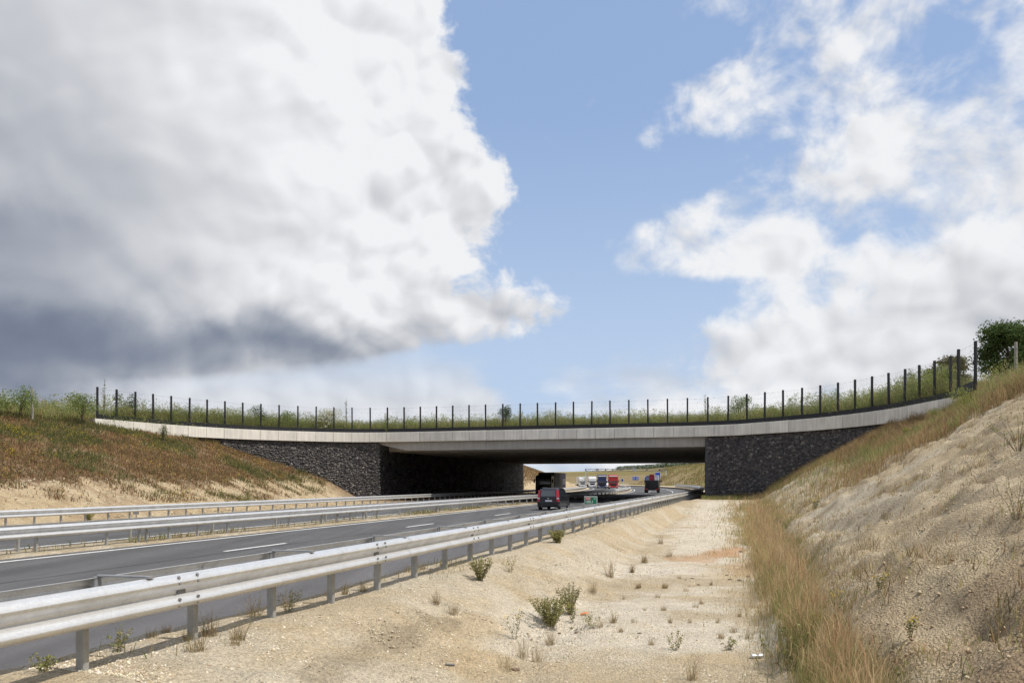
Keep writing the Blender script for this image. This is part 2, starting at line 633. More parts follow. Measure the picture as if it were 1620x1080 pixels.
def mat_concrete(name, col, objvar=0.06):
    m, nt, b = new_mat(name)
    L = nt.links
    geo = nt.nodes.new('ShaderNodeNewGeometry')
    oi = nt.nodes.new('ShaderNodeObjectInfo')
    def noise(sc, d, st=(1, 1, 1)):
        n = nt.nodes.new('ShaderNodeTexNoise'); n.inputs['Scale'].default_value = sc; n.inputs['Detail'].default_value = d
        mp = nt.nodes.new('ShaderNodeMapping'); mp.inputs['Scale'].default_value = st
        L.new(geo.outputs['Position'], mp.inputs[0]); L.new(mp.outputs[0], n.inputs['Vector'])
        return n.outputs[0]
    def rng_(x, a, b_, c, d):
        n = nt.nodes.new('ShaderNodeMapRange')
        for i, v in enumerate((a, b_, c, d)): n.inputs[i + 1].default_value = v
        L.new(x, n.inputs[0]); return n.outputs[0]
    def mul(x, y):
        n = nt.nodes.new('ShaderNodeMath'); n.operation = 'MULTIPLY'
        L.new(x, n.inputs[0]); L.new(y, n.inputs[1]); return n.outputs[0]
    k = mul(rng_(noise(1.2, 5), 0.3, 0.7, 0.92, 1.06), rng_(noise(2.0, 5, (2.5, 2.5, 0.18)), 0.3, 0.7, 0.84, 1.08))
    k = mul(k, rng_(oi.outputs['Random'], 0, 1, 1 - objvar, 1 + objvar))
    k = mul(k, rng_(noise(40, 3), 0.3, 0.7, 0.95, 1.05))
    sc = nt.nodes.new('ShaderNodeVectorMath'); sc.operation = 'SCALE'
    sc.inputs[0].default_value = col; L.new(k, sc.inputs['Scale'])
    L.new(sc.outputs[0], b.inputs['Base Color'])
    b.inputs['Roughness'].default_value = 0.8
    return m


def mat_stone(name, limes=0.6):
    """dark quarried stone; lighter fresh faces and pale lime runs"""
    m, nt, b = new_mat(name)
    L = nt.links
    geo = nt.nodes.new('ShaderNodeNewGeometry')
    at = nt.nodes.new('ShaderNodeAttribute'); at.attribute_name = 'Col'
    def noise(sc, d, st=(1, 1, 1), r=0.6):
        n = nt.nodes.new('ShaderNodeTexNoise'); n.inputs['Scale'].default_value = sc; n.inputs['Detail'].default_value = d; n.inputs['Roughness'].default_value = r
        mp = nt.nodes.new('ShaderNodeMapping'); mp.inputs['Scale'].default_value = st
        L.new(geo.outputs['Position'], mp.inputs[0]); L.new(mp.outputs[0], n.inputs['Vector'])
        return n.outputs[0]
    def rng_(x, a, b_, c, d):
        n = nt.nodes.new('ShaderNodeMapRange')
        for i, v in enumerate((a, b_, c, d)): n.inputs[i + 1].default_value = v
        L.new(x, n.inputs[0]); return n.outputs[0]
    sc = nt.nodes.new('ShaderNodeVectorMath'); sc.operation = 'SCALE'
    L.new(at.outputs['Color'], sc.inputs[0])
    L.new(rng_(noise(18, 4), 0.3, 0.7, 0.6, 1.5), sc.inputs['Scale'])
    lime = rng_(noise(1.0, 6, (3.0, 3.0, 0.55), 0.75), 0.66, 0.74, 0.0, limes)
    mx = nt.nodes.new('ShaderNodeMix'); mx.data_type = 'RGBA'
    L.new(lime, mx.inputs[0]); L.new(sc.outputs[0], mx.inputs[6]); mx.inputs[7].default_value = (0.42, 0.42, 0.42, 1)
    L.new(mx.outputs[2], b.inputs['Base Color'])
    b.inputs['Roughness'].default_value = 0.62
    b.inputs['Specular IOR Level'].default_value = 0.4
    bp = nt.nodes.new('ShaderNodeBump'); bp.inputs['Strength'].default_value = 0.6; bp.inputs['Distance'].default_value = 0.03
    L.new(noise(14, 5), bp.inputs['Height']); L.new(bp.outputs[0], b.inputs['Normal'])
    return m


# ================================================================== the road line
ROAD_A = math.atan((1188 - 810) / FPX)       # the motorway runs off to the right of the view axis ...
S_BEND, RAD = 72.0, 700.0                    # ... then bends left
SA, CA = math.sin(ROAD_A), math.cos(ROAD_A)
_bc = (S_BEND * SA - RAD * CA, S_BEND * CA + RAD * SA)     # centre of the bend


def P(s, q, z=None):
    """road coordinates (s along, q to the right of the camera's line) -> world"""
    s = np.asarray(s, dtype=np.float64); q = np.asarray(q, dtype=np.float64)
    th = np.where(s > S_BEND, (s - S_BEND) / RAD, 0.0)
    h = ROAD_A - th
    xs = s * SA + q * CA; ys = s * CA - q * SA
    r = RAD + q
    xc = _bc[0] + r * np.cos(h); yc = _bc[1] - r * np.sin(h)
    x = np.where(s > S_BEND, xc, xs); y = np.where(s > S_BEND, yc, ys)
    if z is None:
        return x, y
    return np.stack([x, y, np.broadcast_to(np.asarray(z, dtype=np.float64), x.shape)], -1)


def SQ(x, y):
    """world -> road coordinates"""
    x = np.asarray(x, dtype=np.float64); y = np.asarray(y, dtype=np.float64)
    s = x * SA + y * CA; q = x * CA - y * SA
    vx, vy = x - _bc[0], y - _bc[1]
    r = np.hypot(vx, vy)
    h = np.arctan2(-vy, vx)
    s2 = S_BEND + (ROAD_A - h) * RAD
    b = s > S_BEND
    return np.where(b, s2, s), np.where(b, r - RAD, q)


def PT(s, q, z):
    return Vector(P(float(s), float(q), float(z)))


def heading(s):
    return ROAD_A - max(0.0, (s - S_BEND) / RAD)


# ------------------------------------------------------------------ shape of the land
S_F, S_B = 67.6, 118.0            # front and back of the opening under the overpass
Q_L, Q_R = -35.2, -3.8            # the two abutments


def land(s, q, rough=True):
    s = np.asarray(s, dtype=np.float64); q = np.asarray(q, dtype=np.float64)
    s, q = np.broadcast_arrays(s, q)
    # left: verge, slope, upland
    t = sstep(s, 38, 64) * (1 - sstep(s, 118, 150))
    toe = -31.3 - 5.6 * t
    top = -48.9
    w = np.clip((q - toe) / (top - toe), 0, 1)
    prof = np.where(w < 0.26, w * 1.16, 0.3016 + (w - 0.26) * (0.6984 / 0.74))
    zl = 0.12 + (6.75 - 0.12) * prof
    zl = np.where(q < top, 6.75 + 0.03 * (top - q) * sstep(top - q, 0, 6), zl)
    # right: verge, bank, ditch floor, slope, upland
    floor = -0.22 + 0.74 * sstep(s, 47, 57)
    tl = np.interp(s, [0, 8, 17, 28, 45, 60], [-2.3, -2.5, -3.0, -3.7, -4.1, -4.3])
    w = np.clip((q + 4.9) / (tl + 4.9), 0, 1)
    zb = 0.38 + (floor - 0.38) * (w * w * (3 - 2 * w) * 0.5 + w * 0.5)
    tr = 0.45 - 0.5 * sstep(s, 100, 140)
    slope = 0.60 + 0.02 * np.sin(s * 0.11)
    zs = floor + slope * np.maximum(q - tr, 0) * sstep(q - tr, -0.2, 1.2)
    crest = 7.3
    over = zs - crest
    zs = np.where(over > 0, crest + 1.1 * (1 - np.exp(-np.maximum(over, 0) / 3.2)) + 0.02 * np.maximum(q - 14, 0), zs)
    zr = np.where(q < 0, zb, zs)
    z = np.where(q < -25, zl, zr)
    z = np.where((q > -31.3) & (q <= -29.5), np.maximum(0.03, z * 0 + 0.08), z) if False else z
    flat = (q > -29.5) & (q < -6.75)
    z = np.where(flat, -0.05, z)
    z = np.where((q > -31.3) & (q <= -29.5) & (t <= 1), np.where(q > toe, 0.05, z), z)
    med = (q > -20.25) & (q < -18.25)
    z = np.where(med, 0.05, z)
    # pavement edge rising to the post row
    edge = (q >= -6.75) & (q <= -5.6)
    z = np.where(edge, -0.03 + 0.39 * np.clip((q + 6.62) / 0.42, 0, 1), z)
    if rough:
        m = np.where(flat & ~med, 0.0, 1.0)
        near = (q > -6.6) & (q < 0.3)
        n1 = fbm(s, q, 0.9, 5, 0.55) - 0.5
        n2 = fbm(s + 40, q * 1.4, 0.22, 3) - 0.5
        amp1 = np.where(near, 0.10, np.where(med, 0.04, 0.22))
        amp2 = np.where(near, 0.10, np.where(med, 0.0, 0.55))
        amp2 = np.where((q > -31.6) & (q < -20), 0.0, amp2)
        amp1 = np.where((q > -31.6) & (q < -20) & ~med, 0.05, amp1)
        amp = np.where((q >= -6.75) & (q < -6.15), 0.4, 1.0)
        # gullies running down the right-hand slope
        gul = (np.abs(fbm(s * 1.3 + q * 0.5, q * 0.12, 1.0, 3) - 0.5)) * np.where((q > 1.5) & (q < 13), 0.30, 0.0)
        fade = 1.0 / (1 + np.maximum(s - 90, 0) / 60)
        z = z + m * amp * (amp1 * n1 + amp2 * n2 - gul) * fade
        # benches left by the excavator, roughly along the contour
        rid = fbm(s * 0.30 + q * 0.25, q * 1.9 + s * 0.1, 1.0, 4, 0.6) - 0.5
        z = z + np.where((q > 0.9) & (q < 13), rid * 0.48, 0) * sstep(q, 0.9, 2.2) * fade
        # washouts on the bank below the guardrail
        wash = np.abs(fbm(s * 1.1 + 20, q * 0.35, 1.0, 3, 0.55) - 0.5)
        z = z - np.where((q > -4.9) & (q < -1.8), (0.10 - np.minimum(wash, 0.10)) * 1.1, 0) * sstep(q, -4.9, -4.2) * (1 - sstep(q, -2.6, -1.8))
        # clods on the right slope
        cl = fbm(s * 1.0, q, 3.2, 3, 0.6) - 0.5
        z = z + np.where((q > 0.8) & (q < 14) & (s < 60), cl * 0.28, 0) * m
    return z


def on_land(s, q, dz=0.0):
    return PT(s, q, float(land(s, q)) + dz)


def seen_at(px, py, far=140.0):
    """where the line of sight through a photo pixel meets the land: returns (s, q)"""
    u, v = (px - 810) / FPX, (HOR - py) / FPX
    y = np.linspace(3.0, far, 6000)
    x, z = u * y, EYE + v * y
    s, q = SQ(x, y)
    hit = np.nonzero(land(s, q) > z)[0]
    i = hit[0] if len(hit) else len(y) - 1
    return float(s[i]), float(q[i])


# colours of earth (linear)
SAND = np.array([0.47, 0.385, 0.265]); PALE = np.array([0.52, 0.455, 0.35]); GOLD = np.array([0.48, 0.365, 0.215])
GREYS = np.array([0.44, 0.35, 0.225]); RUST = np.array([0.44, 0.215, 0.08]); WHITE = np.array([0.63, 0.56, 0.45])
SOIL = np.array([0.17, 0.115, 0.07]); BROWN = np.array([0.20, 0.115, 0.06]); DAMP = np.array([0.29, 0.235, 0.155])
STRAW = np.array([0.36, 0.26, 0.13])


def spot(s, q, c, rs, rq, n=None, k=0.9):
    d = ((s - c[0]) / rs) ** 2 + ((q - c[1]) / rq) ** 2
    if n is not None:
        d = d + (n - 0.5) * k * 2
    return 1 - sstep(d, 0.5, 1.15)


def earth_colour(s, q):
    n1 = fbm(s, q, 0.45, 5, 0.6); n2 = fbm(s + 31, q + 7, 1.7, 4, 0.6); n3 = fbm(s - 11, q * 0.5 + 77, 0.15, 3)
    def mix(c, d, w): return c + (d - c) * w[..., None]
    c = np.broadcast_to(SAND, s.shape + (3,)).copy()
    c = mix(c, PALE, sstep(n1, 0.42, 0.62) * 0.8)
    c = mix(c, GOLD, sstep(n2, 0.52, 0.7) * 0.45)
    # the ditch floor
    fl = sstep(q, -4.2, -3.0) * (1 - sstep(q, 0.0, 0.7)) * (1 - sstep(s, 56, 60))
    c = mix(c, WHITE, fl * sstep(n1 + (s - 20) * 0.008, 0.40, 0.62) * 0.85)
    c = mix(c, GREYS, fl * (1 - sstep(s, 7, 12)) * 0.3)
    for px, py, rs, rq, col, w in ((1150, 872, 2.0, 0.75, RUST, 0.72), (1205, 850, 4.5, 0.5, RUST, 0.55), (1100, 884, 1.6, 0.8, RUST, 0.45), (1180, 895, 2.5, 0.5, RUST, 0.35), (1120, 850, 7, 1.3, WHITE, 0.8),
                                   (1150, 905, 1.6, 0.8, GOLD, 0.4),                                    (745, 990, 1.0, 0.5, GOLD, 0.6), (760, 1050, 0.9, 0.35, GOLD, 0.55), (900, 1050, 1.2, 0.9, GREYS, 0.5)):
        a, b = SPOTS[(px, py)]
        c = mix(c, col, spot(s, q, (a, b), rs, rq, n2 * 0.6 + n1 * 0.4, 1.6) * w)
    # tracked-over damp streak on the bank
    (a0, b0), (a1, b1) = SPOTS[(500, 1075)], SPOTS[(705, 985)]
    w = np.clip(((s - a0) * (a1 - a0) + (q - b0) * (b1 - b0)) / ((a1 - a0) ** 2 + (b1 - b0) ** 2), 0, 1)
    dd = np.hypot(s - a0 - w * (a1 - a0), q - b0 - w * (b1 - b0)) + (n2 - 0.5) * 0.35
    c = mix(c, DAMP * 0.92, (1 - sstep(dd, 0.12, 0.28)) * 0.55)
    # right slope
    rs_ = sstep(q, 0.5, 1.6)
    c = mix(c, GREYS * 1.12, rs_ * 0.75)
    c = mix(c, DAMP * 0.95, rs_ * sstep(fbm(s * 0.4, q * 2.0, 1.2, 4, 0.6), 0.48, 0.62) * 0.65)
    c = mix(c, PALE, rs_ * sstep(n1, 0.5, 0.7) * sstep(s, 8, 26) * 0.75)
    c = mix(c, SOIL * 1.6, rs_ * (1 - sstep(s, 4, 15)) * sstep(n1 * 0.5 + n2 * 0.5, 0.38, 0.6) * 0.75)
    c = mix(c, STRAW, sstep(q + n1 * 3, 10.5, 13.5) * 0.8)
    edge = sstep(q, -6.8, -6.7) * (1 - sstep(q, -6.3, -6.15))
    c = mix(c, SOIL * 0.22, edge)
    lf = sstep(-q, 30.5, 31.5)
    c = mix(c, GOLD * 0.92, lf * 0.7)
    c = mix(c, SOIL * 1.5, lf * sstep(n2, 0.48, 0.62) * 0.55)
    # left slope: bare sand at the foot, thin brown turf above
    ls = sstep(-q + (n2 - 0.5) * 2.0 - 5.0 * sstep(s, 38, 64) * (1 - sstep(s, 118, 150)), 35.4, 36.3)
    c = mix(c, BROWN, ls * 0.85)
    c = mix(c, SOIL, ls * sstep(n2, 0.5, 0.65) * 0.6)
    c = mix(c, SAND, ls * sstep(n1, 0.62, 0.7) * 0.4)
    c = mix(c, SOIL * 0.45, ls * (1 - ls) * 2.2)
    c = mix(c, SOIL * 0.8, sstep(-q, 48, 49.5) * 0.9)
    far = sstep(s, 112, 122)
    c = mix(c, np.array([0.30, 0.225, 0.11]), far * sstep(q, -2, 3) * sstep(s, 160, 190) * 0.9)
    c = mix(c, np.array([0.24, 0.20, 0.08]), far * sstep(q, 6.5, 8) * 0.8)
    # foot of the walls, median
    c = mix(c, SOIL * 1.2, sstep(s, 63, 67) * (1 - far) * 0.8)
    md = ((q > -20.3) & (q < -18.2)).astype(float)
    c = mix(c, DAMP * 1.15, md * sstep(n2, 0.4, 0.6) * 0.8)
    return c


SPOTS = {}
for _p in ((1150, 872), (1205, 850), (1100, 884), (1180, 895), (1120, 850), (1150, 905), (500, 1075), (705, 985), (745, 990), (760, 1050), (900, 1050)):
    SPOTS[_p] = seen_at(*_p)

M = {}
M['ground'] = mat_ground()
M['asphalt'] = mat_asphalt('asphalt', (0.088, 0.087, 0.088))
M['joint'] = mat_plain('tar_joint', (0.03, 0.03, 0.032), 0.7, var=0.3, nscale=2)
M['shoulder'] = mat_asphalt('shoulder_asphalt', (0.105, 0.101, 0.102))
M['paint'] = mat_plain('road_paint', (0.62, 0.62, 0.60), 0.7, var=0.30, nscale=9)
M['galv'] = mat_galv('galvanised_steel')
M['galv_post'] = mat_galv('galvanised_post', (0.40, 0.40, 0.38), 0.6, 0.45)
M['galv_spacer'] = mat_galv('spacer_steel', (0.34, 0.35, 0.36), 0.5, 0.5)
M['galv_dark'] = mat_galv('weathered_steel', (0.22, 0.22, 0.22), 0.6, 0.4)
M['concrete'] = mat_concrete('precast_concrete', (0.66, 0.62, 0.545), 0.09)
M['concrete_g'] = mat_concrete('grey_concrete', (0.36, 0.335, 0.295), 0.03)
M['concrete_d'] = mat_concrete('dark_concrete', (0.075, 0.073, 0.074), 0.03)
M['stone'] = mat_stone('dark_stone')
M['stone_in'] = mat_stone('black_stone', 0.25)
M['black'] = mat_plain('black_coating', (0.014, 0.014, 0.016), 0.5, var=0.2)
M['rubber'] = mat_plain('rubber', (0.018, 0.018, 0.018), 0.8)
M['glass'] = mat_glass('vehicle_glass')
M['leaf'] = mat_leaf('leaves', 0.45)
M['grass'] = mat_leaf('grass_blades', 0.48)
M['stem'] = mat_plain('stems', (0.10, 0.08, 0.045), 0.85, var=0.2)
M['bark'] = mat_plain('bark', (0.085, 0.065, 0.045), 0.9, var=0.3, bump=0.6)
M['wood'] = mat_plain('weathered_wood', (0.30, 0.27, 0.23), 0.85, var=0.25, nscale=8)


# ================================================================== ground
def grid_axis(segs):
    out = []
    for a, b, st in segs:
        out += list(np.arange(a, b - 1e-6, st))
    out.append(segs[-1][1])
    return np.array(out)


def build_ground():
    s = grid_axis([(-40, -6, 4), (-6, 3, 0.6), (3, 24, 0.13), (24, 40, 0.24), (40, 72, 0.45), (72, 124, 1.6), (124, 260, 2.5), (260, 620, 8)])
    q = grid_axis([(-260, -110, 15), (-110, -62, 3), (-62, -50, 0.8), (-50, -29.6, 0.4), (-29.5, -20.3, 1.15), (-20.3, -18.2, 0.15), (-18.2, -6.9, 1.13), (-6.9, -6.7, 0.05),
                   (-6.7, 2.0, 0.11), (2.0, 14, 0.16), (14, 24, 0.5), (24, 60, 3), (60, 260, 20)])
    Sg, Qg = np.meshgrid(s, q, indexing='ij')
    Z = land(Sg, Qg)
    # rows of the land under the deck stay below the overpass soil
    V = P(Sg, Qg, 0.0); V[..., 2] = Z
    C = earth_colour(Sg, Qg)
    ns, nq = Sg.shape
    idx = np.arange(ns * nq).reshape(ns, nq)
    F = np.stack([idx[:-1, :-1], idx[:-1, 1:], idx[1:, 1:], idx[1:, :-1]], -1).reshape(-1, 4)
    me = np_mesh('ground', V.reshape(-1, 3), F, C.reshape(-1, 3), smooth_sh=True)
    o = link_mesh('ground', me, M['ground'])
    tag(o, 'bare sandy ground of the motorway cutting with ditch and slopes', kind='structure')
    return o


ground = build_ground()


# ------------------------------------------------------------------ roads and markings
def strip(name, s_list, q0, q1, z, mat, parent=None, th=0.0):
    s_list = np.asarray(s_list)
    mb = MB()
    A = P(s_list, np.full(len(s_list), q0), z); B = P(s_list, np.full(len(s_list), q1), z)
    n = len(s_list)
    vs = list(A) + list(B)
    fs = [(i, n + i, n + i + 1, i + 1) for i in range(n - 1)]
    me = bpy.data.meshes.new(name)
    me.from_pydata([tuple(v) for v in vs], [], fs); me.update()
    return link_mesh(name, me, mat, parent)


S_ROAD = np.concatenate([np.arange(-40, 72, 8.0), np.arange(72, 521, 4.0)])
road = strip('road', S_ROAD, -18.55, -9.75, 0.0, M['asphalt'])
tag(road, 'dark asphalt carriageway nearest the camera with white lane dashes', kind='structure')
sh = strip('hard_shoulder', S_ROAD, -9.75, -6.55, 0.001, M['shoulder'])
tag(sh, 'lighter asphalt hard shoulder beside the near guardrail', kind='structure')
road2 = strip('road', S_ROAD, -29.3, -20.1, 0.0, M['asphalt'])
tag(road2, 'far asphalt carriageway on the other side of the median', kind='structure')


def markings(parent, edges, dashes, zb=0.005):
    for q, w in edges:
        strip('edge_line', S_ROAD, q - w / 2, q + w / 2, zb, M['paint'], parent)
    for q, first, step, ln in dashes:
        k = first
        while k < 330:
            strip('lane_dash', np.linspace(k, k + ln, 2), q - 0.075, q + 0.075, zb, M['paint'], parent)
            k += step


markings(road, [(-17.7, 0.17), (-10.15, 0.15)], [(-14.35, 6.2 + 0.0, 12.0, 3.0)])
for _q in (-14.02, -10.62):
    strip('tar_joint', S_ROAD, _q - 0.02, _q + 0.02, 0.004, M['joint'], road)
strip('tar_joint', S_ROAD, -24.0, -23.96, 0.004, M['joint'], road2)
markings(road2, [(-20.85, 0.15), (-27.75, 0.17)], [(-24.3, 3.0, 12.0, 3.0)])


# ================================================================== wildlife overpass
Z_TOP, Z_FB, Z_UN = 6.82, 5.88, 5.02       # top and bottom of the fascia, underside of the edge girder


def plan_curve():
    """front edge of the deck in plan: straight over the road, flaring toward the viewer at both ends"""
    key = [(150, 58.2), (230, 62.4), (304, 66.3), (395, 70.6), (490, 73.7), (597, 75.0), (760, 72.0), (950, 68.6), (1117, 65.6), (1205, 62.0), (1300, 57.2), (1395, 51.3), (1470, 45.9), (1508, 43.2)]
    pts = [Vector(((px - 810) / FPX * y, y)) for px, y in key]
    out = []
    for i in range(len(pts) - 1):
        p0 = pts[max(i - 1, 0)]; p1 = pts[i]; p2 = pts[i + 1]; p3 = pts[min(i + 2, len(pts) - 1)]
        for k in range(24):
            t = k / 24
            out.append(0.5 * ((2 * p1) + (-p0 + p2) * t + (2 * p0 - 5 * p1 + 4 * p2 - p3) * t * t + (-p0 + 3 * p1 - 3 * p2 + p3) * t ** 3))
    out.append(pts[-1])
    return out


FRONT = plan_curve()
_d = [0.0]
for a, b in zip(FRONT[:-1], FRONT[1:]):
    _d.append(_d[-1] + (b - a).length)
LEN = _d[-1]


def along(t, inset=0.0):
    """point at arc length t on the front edge, moved back into the deck by inset; returns (point, tangent)"""
    t = min(max(t, 0), LEN)
    i = max(0, min(len(FRONT) - 2, int(np.searchsorted(_d, t)) - 1))
    f = (t - _d[i]) / max(_d[i + 1] - _d[i], 1e-9)
    p = FRONT[i].lerp(FRONT[i + 1], f)
    a = FRONT[max(i - 2, 0)]; b = FRONT[min(i + 3, len(FRONT) - 1)]
    tg = (b - a).normalized()
    nb = Vector((-tg.y, tg.x))          # away from the viewer
    return p + nb * inset, tg, nb


T_L = min(range(len(FRONT)), key=lambda i: (FRONT[i] - Vector(((597 - 810) / FPX * 75, 75))).length)
T_R = min(range(len(FRONT)), key=lambda i: (FRONT[i] - Vector(((1117 - 810) / FPX * 65.6, 65.6))).length)
T_L, T_R = _d[T_L], _d[T_R]

over = empty('wildlife_overpass', (*FRONT[len(FRONT) // 2], 0.0))
tag(over, 'curved concrete wildlife overpass with dark stone wing walls spanning the motorway', 'bridge')
OV0 = Vector(over.location)


def ov(name, mb, mat, smooth_sh=False):
    mb.v = [tuple(Vector(p) - OV0) for p in mb.v]
    return mb.build(name, mat, over, smooth_sh)


def build_overpass():
    # fascia panels, each with its own joint
    npan = 48
    w = LEN / npan
    for i in range(npan):
        a, b = i * w + 0.014, (i + 1) * w - 0.014
        dz = random.uniform(-0.006, 0.006); dn = random.uniform(-0.008, 0.008)
        mb = MB()
        rings = []
        for t in np.linspace(a, b, 4):
            p, tg, nb = along(t, dn); p2, _, _ = along(t, 0.16 + dn)
            rings.append([(p.x, p.y, Z_FB + dz + 0.015), (p.x + nb.x * 0.015, p.y + nb.y * 0.015, Z_FB + dz), (p2.x, p2.y, Z_FB + dz), (p2.x, p2.y, Z_TOP + dz), (p.x + nb.x * 0.02, p.y + nb.y * 0.02, Z_TOP + dz), (p.x, p.y, Z_TOP + dz - 0.02)])
        mb.loft(rings)
        ov('fascia_panel', mb, M['concrete'])
    # backing beam behind the panels
    mb = MB(); rings = []
    for t in np.linspace(0.05, LEN - 0.05, 90):
        p, _, _ = along(t, 0.19); p2, _, _ = along(t, 0.75)
        rings.append([(p.x, p.y, Z_FB + 0.04), (p2.x, p2.y, Z_FB + 0.04), (p2.x, p2.y, Z_TOP - 0.03), (p.x, p.y, Z_TOP - 0.03)])
    mb.loft(rings); ov('edge_beam', mb, M['concrete_g'])
    # edge girder over the road, with its cut-off left end
    mb = MB(); rings = []
    qs = np.linspace(Q_L + 0.06, Q_R - 0.02, 12)
    for k, q in enumerate(qs):
        f = P(S_F + 0.55, q); g = P(S_F + 2.2, q)
        zb = Z_UN if k > 0 else Z_FB - 0.25
        rings.append([(f[0], f[1], zb), (g[0], g[1], zb), (g[0], g[1], Z_FB + 0.03), (f[0], f[1], Z_FB + 0.03)])
    mb.loft([rings[0], [tuple(np.array(a) * 0.4 + np.array(b) * 0.6) for a, b in zip(rings[0], rings[1])]] + rings[1:]); ov('edge_girder', mb, M['concrete_g'])
    # inner girders, one behind the other, under a deck slab that falls slightly to the back
    ng = 22
    def und(s): return Z_UN - 0.30 * (s - S_F) / (S_B - S_F)
    for i in range(ng):
        s0 = S_F + 2.4 + i * (S_B - S_F - 2.6) / ng
        s1 = s0 + (S_B - S_F - 2.6) / ng - (0.16 if i % 2 else 0.9)
        mb = MB(); rings = []
        for q in np.linspace(Q_L - 0.1, Q_R + 0.1, 6):
            f = P(s0, q); g = P(s1, q); f2 = P(s0 + 0.15, q); g2 = P(s1 - 0.15, q)
            z = und(s0)
            rings.append([(f[0], f[1], z + 0.12), (f2[0], f2[1], z), (g2[0], g2[1], z), (g[0], g[1], z + 0.12), (g[0], g[1], z + 0.7), (f[0], f[1], z + 0.7)])
        mb.loft(rings); ov('girder', mb, M['concrete_g'])
    # deck slab and soil, front edge to mirrored back edge
    tt = np.linspace(0.0, LEN, 110)
    fr = np.array([along(t, 0.5)[0] for t in tt])
    s_f = fr[:, 0] * SA + fr[:, 1] * CA; q_f = fr[:, 0] * CA - fr[:, 1] * SA
    s_b = 2 * 92.8 - s_f
    mb = MB(); rings = []
    for s0, s1, q in zip(s_f, s_b, q_f):
        a = (s0 * SA + q * CA, s0 * CA - q * SA); b = (s1 * SA + q * CA, s1 * CA - q * SA)
        rings.append([(*a, 5.72), (*b, 5.72), (*b, 6.28), (*a, 6.28)])
    mb.loft(rings); ov('deck_slab', mb, M['concrete_g'])
    K = 36
    U = np.linspace(0, 1, K)
    Sg = s_f[:, None] + (s_b - s_f)[:, None] * U[None]; Qg = np.broadcast_to(q_f[:, None], Sg.shape)
    X = Sg * SA + Qg * CA; Y = Sg * CA - Qg * SA
    Z = 6.62 + 0.75 * np.sin(np.pi * U)[None] ** 0.7 + (fbm(X, Y, 0.15, 3) - 0.5) * 0.7 * np.sin(np.pi * U)[None] ** 0.5
    V = np.stack([X, Y, Z], -1).reshape(-1, 3) - np.array(OV0)
    n, k = Sg.shape
    idx = np.arange(n * k).reshape(n, k)
    F = np.stack([idx[:-1, :-1], idx[1:, :-1], idx[1:, 1:], idx[:-1, 1:]], -1).reshape(-1, 4)
    me = np_mesh('soil', V, F, np.broadcast_to(SOIL * 0.85, (len(V), 3)), smooth_sh=True)
    link_mesh('soil', me, M['ground'], over)
    # abutment walls along the road
    for q, sg in ((Q_L, -1), (Q_R, 1)):
        mb = MB(); rings = []
        for s in np.linspace(S_F + 0.25, S_B, 14):
            sx = lambda qq: (s * SA + qq * CA, s * CA - qq * SA)
            a, b = sx(q), sx(q + sg * 0.8)
            rings.append([(*a, -0.6), (*b, -0.6), (*b, 5.74), (*a, 5.74)])
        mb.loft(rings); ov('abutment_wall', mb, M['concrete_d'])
    # wing walls: core plus laid stones
    for t0, t1 in ((0.3, T_L), (T_R, LEN - 0.3)):
        mb = MB(); rings = []
        for t in np.linspace(t0, t1, 40):
            p, _, nb = along(t, 0.34); p2, _, _ = along(t, 0.9)
            rings.append([(p.x, p.y, -0.8), (p2.x, p2.y, -0.8), (p2.x, p2.y, Z_FB - 0.02), (p.x, p.y, Z_FB - 0.02)])
        mb.loft(rings); core = ov('wing_wall', mb, M['concrete_d'])
        stones(core, t0, t1)
        # corner strip where the stone meets the opening
        pass
    # stones on the two inner walls
    inner_stones()


STONE_PAL = np.array([[0.052, 0.052, 0.056], [0.068, 0.066, 0.068], [0.042, 0.042, 0.046], [0.092, 0.09, 0.088], [0.16, 0.155, 0.15], [0.060, 0.057, 0.056]])


def stone_mesh(cen, tang, nrm, w, h, d):
    """rough blocks: 8-corner pieces jittered, the outer face bulging to a ridge point"""
    n = len(cen)
    up = np.array([0, 0, 1.0])
    J = rng.uniform(-0.16, 0.16, (n, 9, 3))
    base = np.array([[-.5, -.5, 0], [.5, -.5, 0], [.5, .5, 0], [-.5, .5, 0], [-.40, -.40, 1], [.40, -.40, 1], [.40, .40, 1], [-.40, .40, 1], [0, 0, 1.25]])
    L = base[None] + J * np.array([1, 1, 0.9])
    sz = np.stack([w, h, d], -1)[:, None, :]
    L = L * sz
    ro = rng.normal(0, 0.30, n)[:, None]
    L0 = L[..., 0] * np.cos(ro) - L[..., 1] * np.sin(ro); L1 = L[..., 0] * np.sin(ro) + L[..., 1] * np.cos(ro)
    cen = cen + up * rng.uniform(-0.05, 0.05, (n, 1)) + tang * rng.uniform(-0.05, 0.05, (n, 1))
    V = cen[:, None, :] + L0[..., None] * tang[:, None, :] + L1[..., None] * up + L[..., 2:3] * nrm[:, None, :]
    tri = np.array([[0, 1, 5], [0, 5, 4], [1, 2, 6], [1, 6, 5], [2, 3, 7], [2, 7, 6], [3, 0, 4], [3, 4, 7], [4, 5, 8], [5, 6, 8], [6, 7, 8], [7, 4, 8]])
    F = (np.arange(n)[:, None, None] * 9 + tri[None]).reshape(-1, 3)
    c = STONE_PAL[rng.choice(6, n, p=[.27, .25, .15, .17, .08, .08])] * rng.uniform(0.75, 1.25, (n, 1)) * np.array([1.08, 1.0, 0.93])
    return V.reshape(-1, 3), F, np.repeat(c, 9, 0)


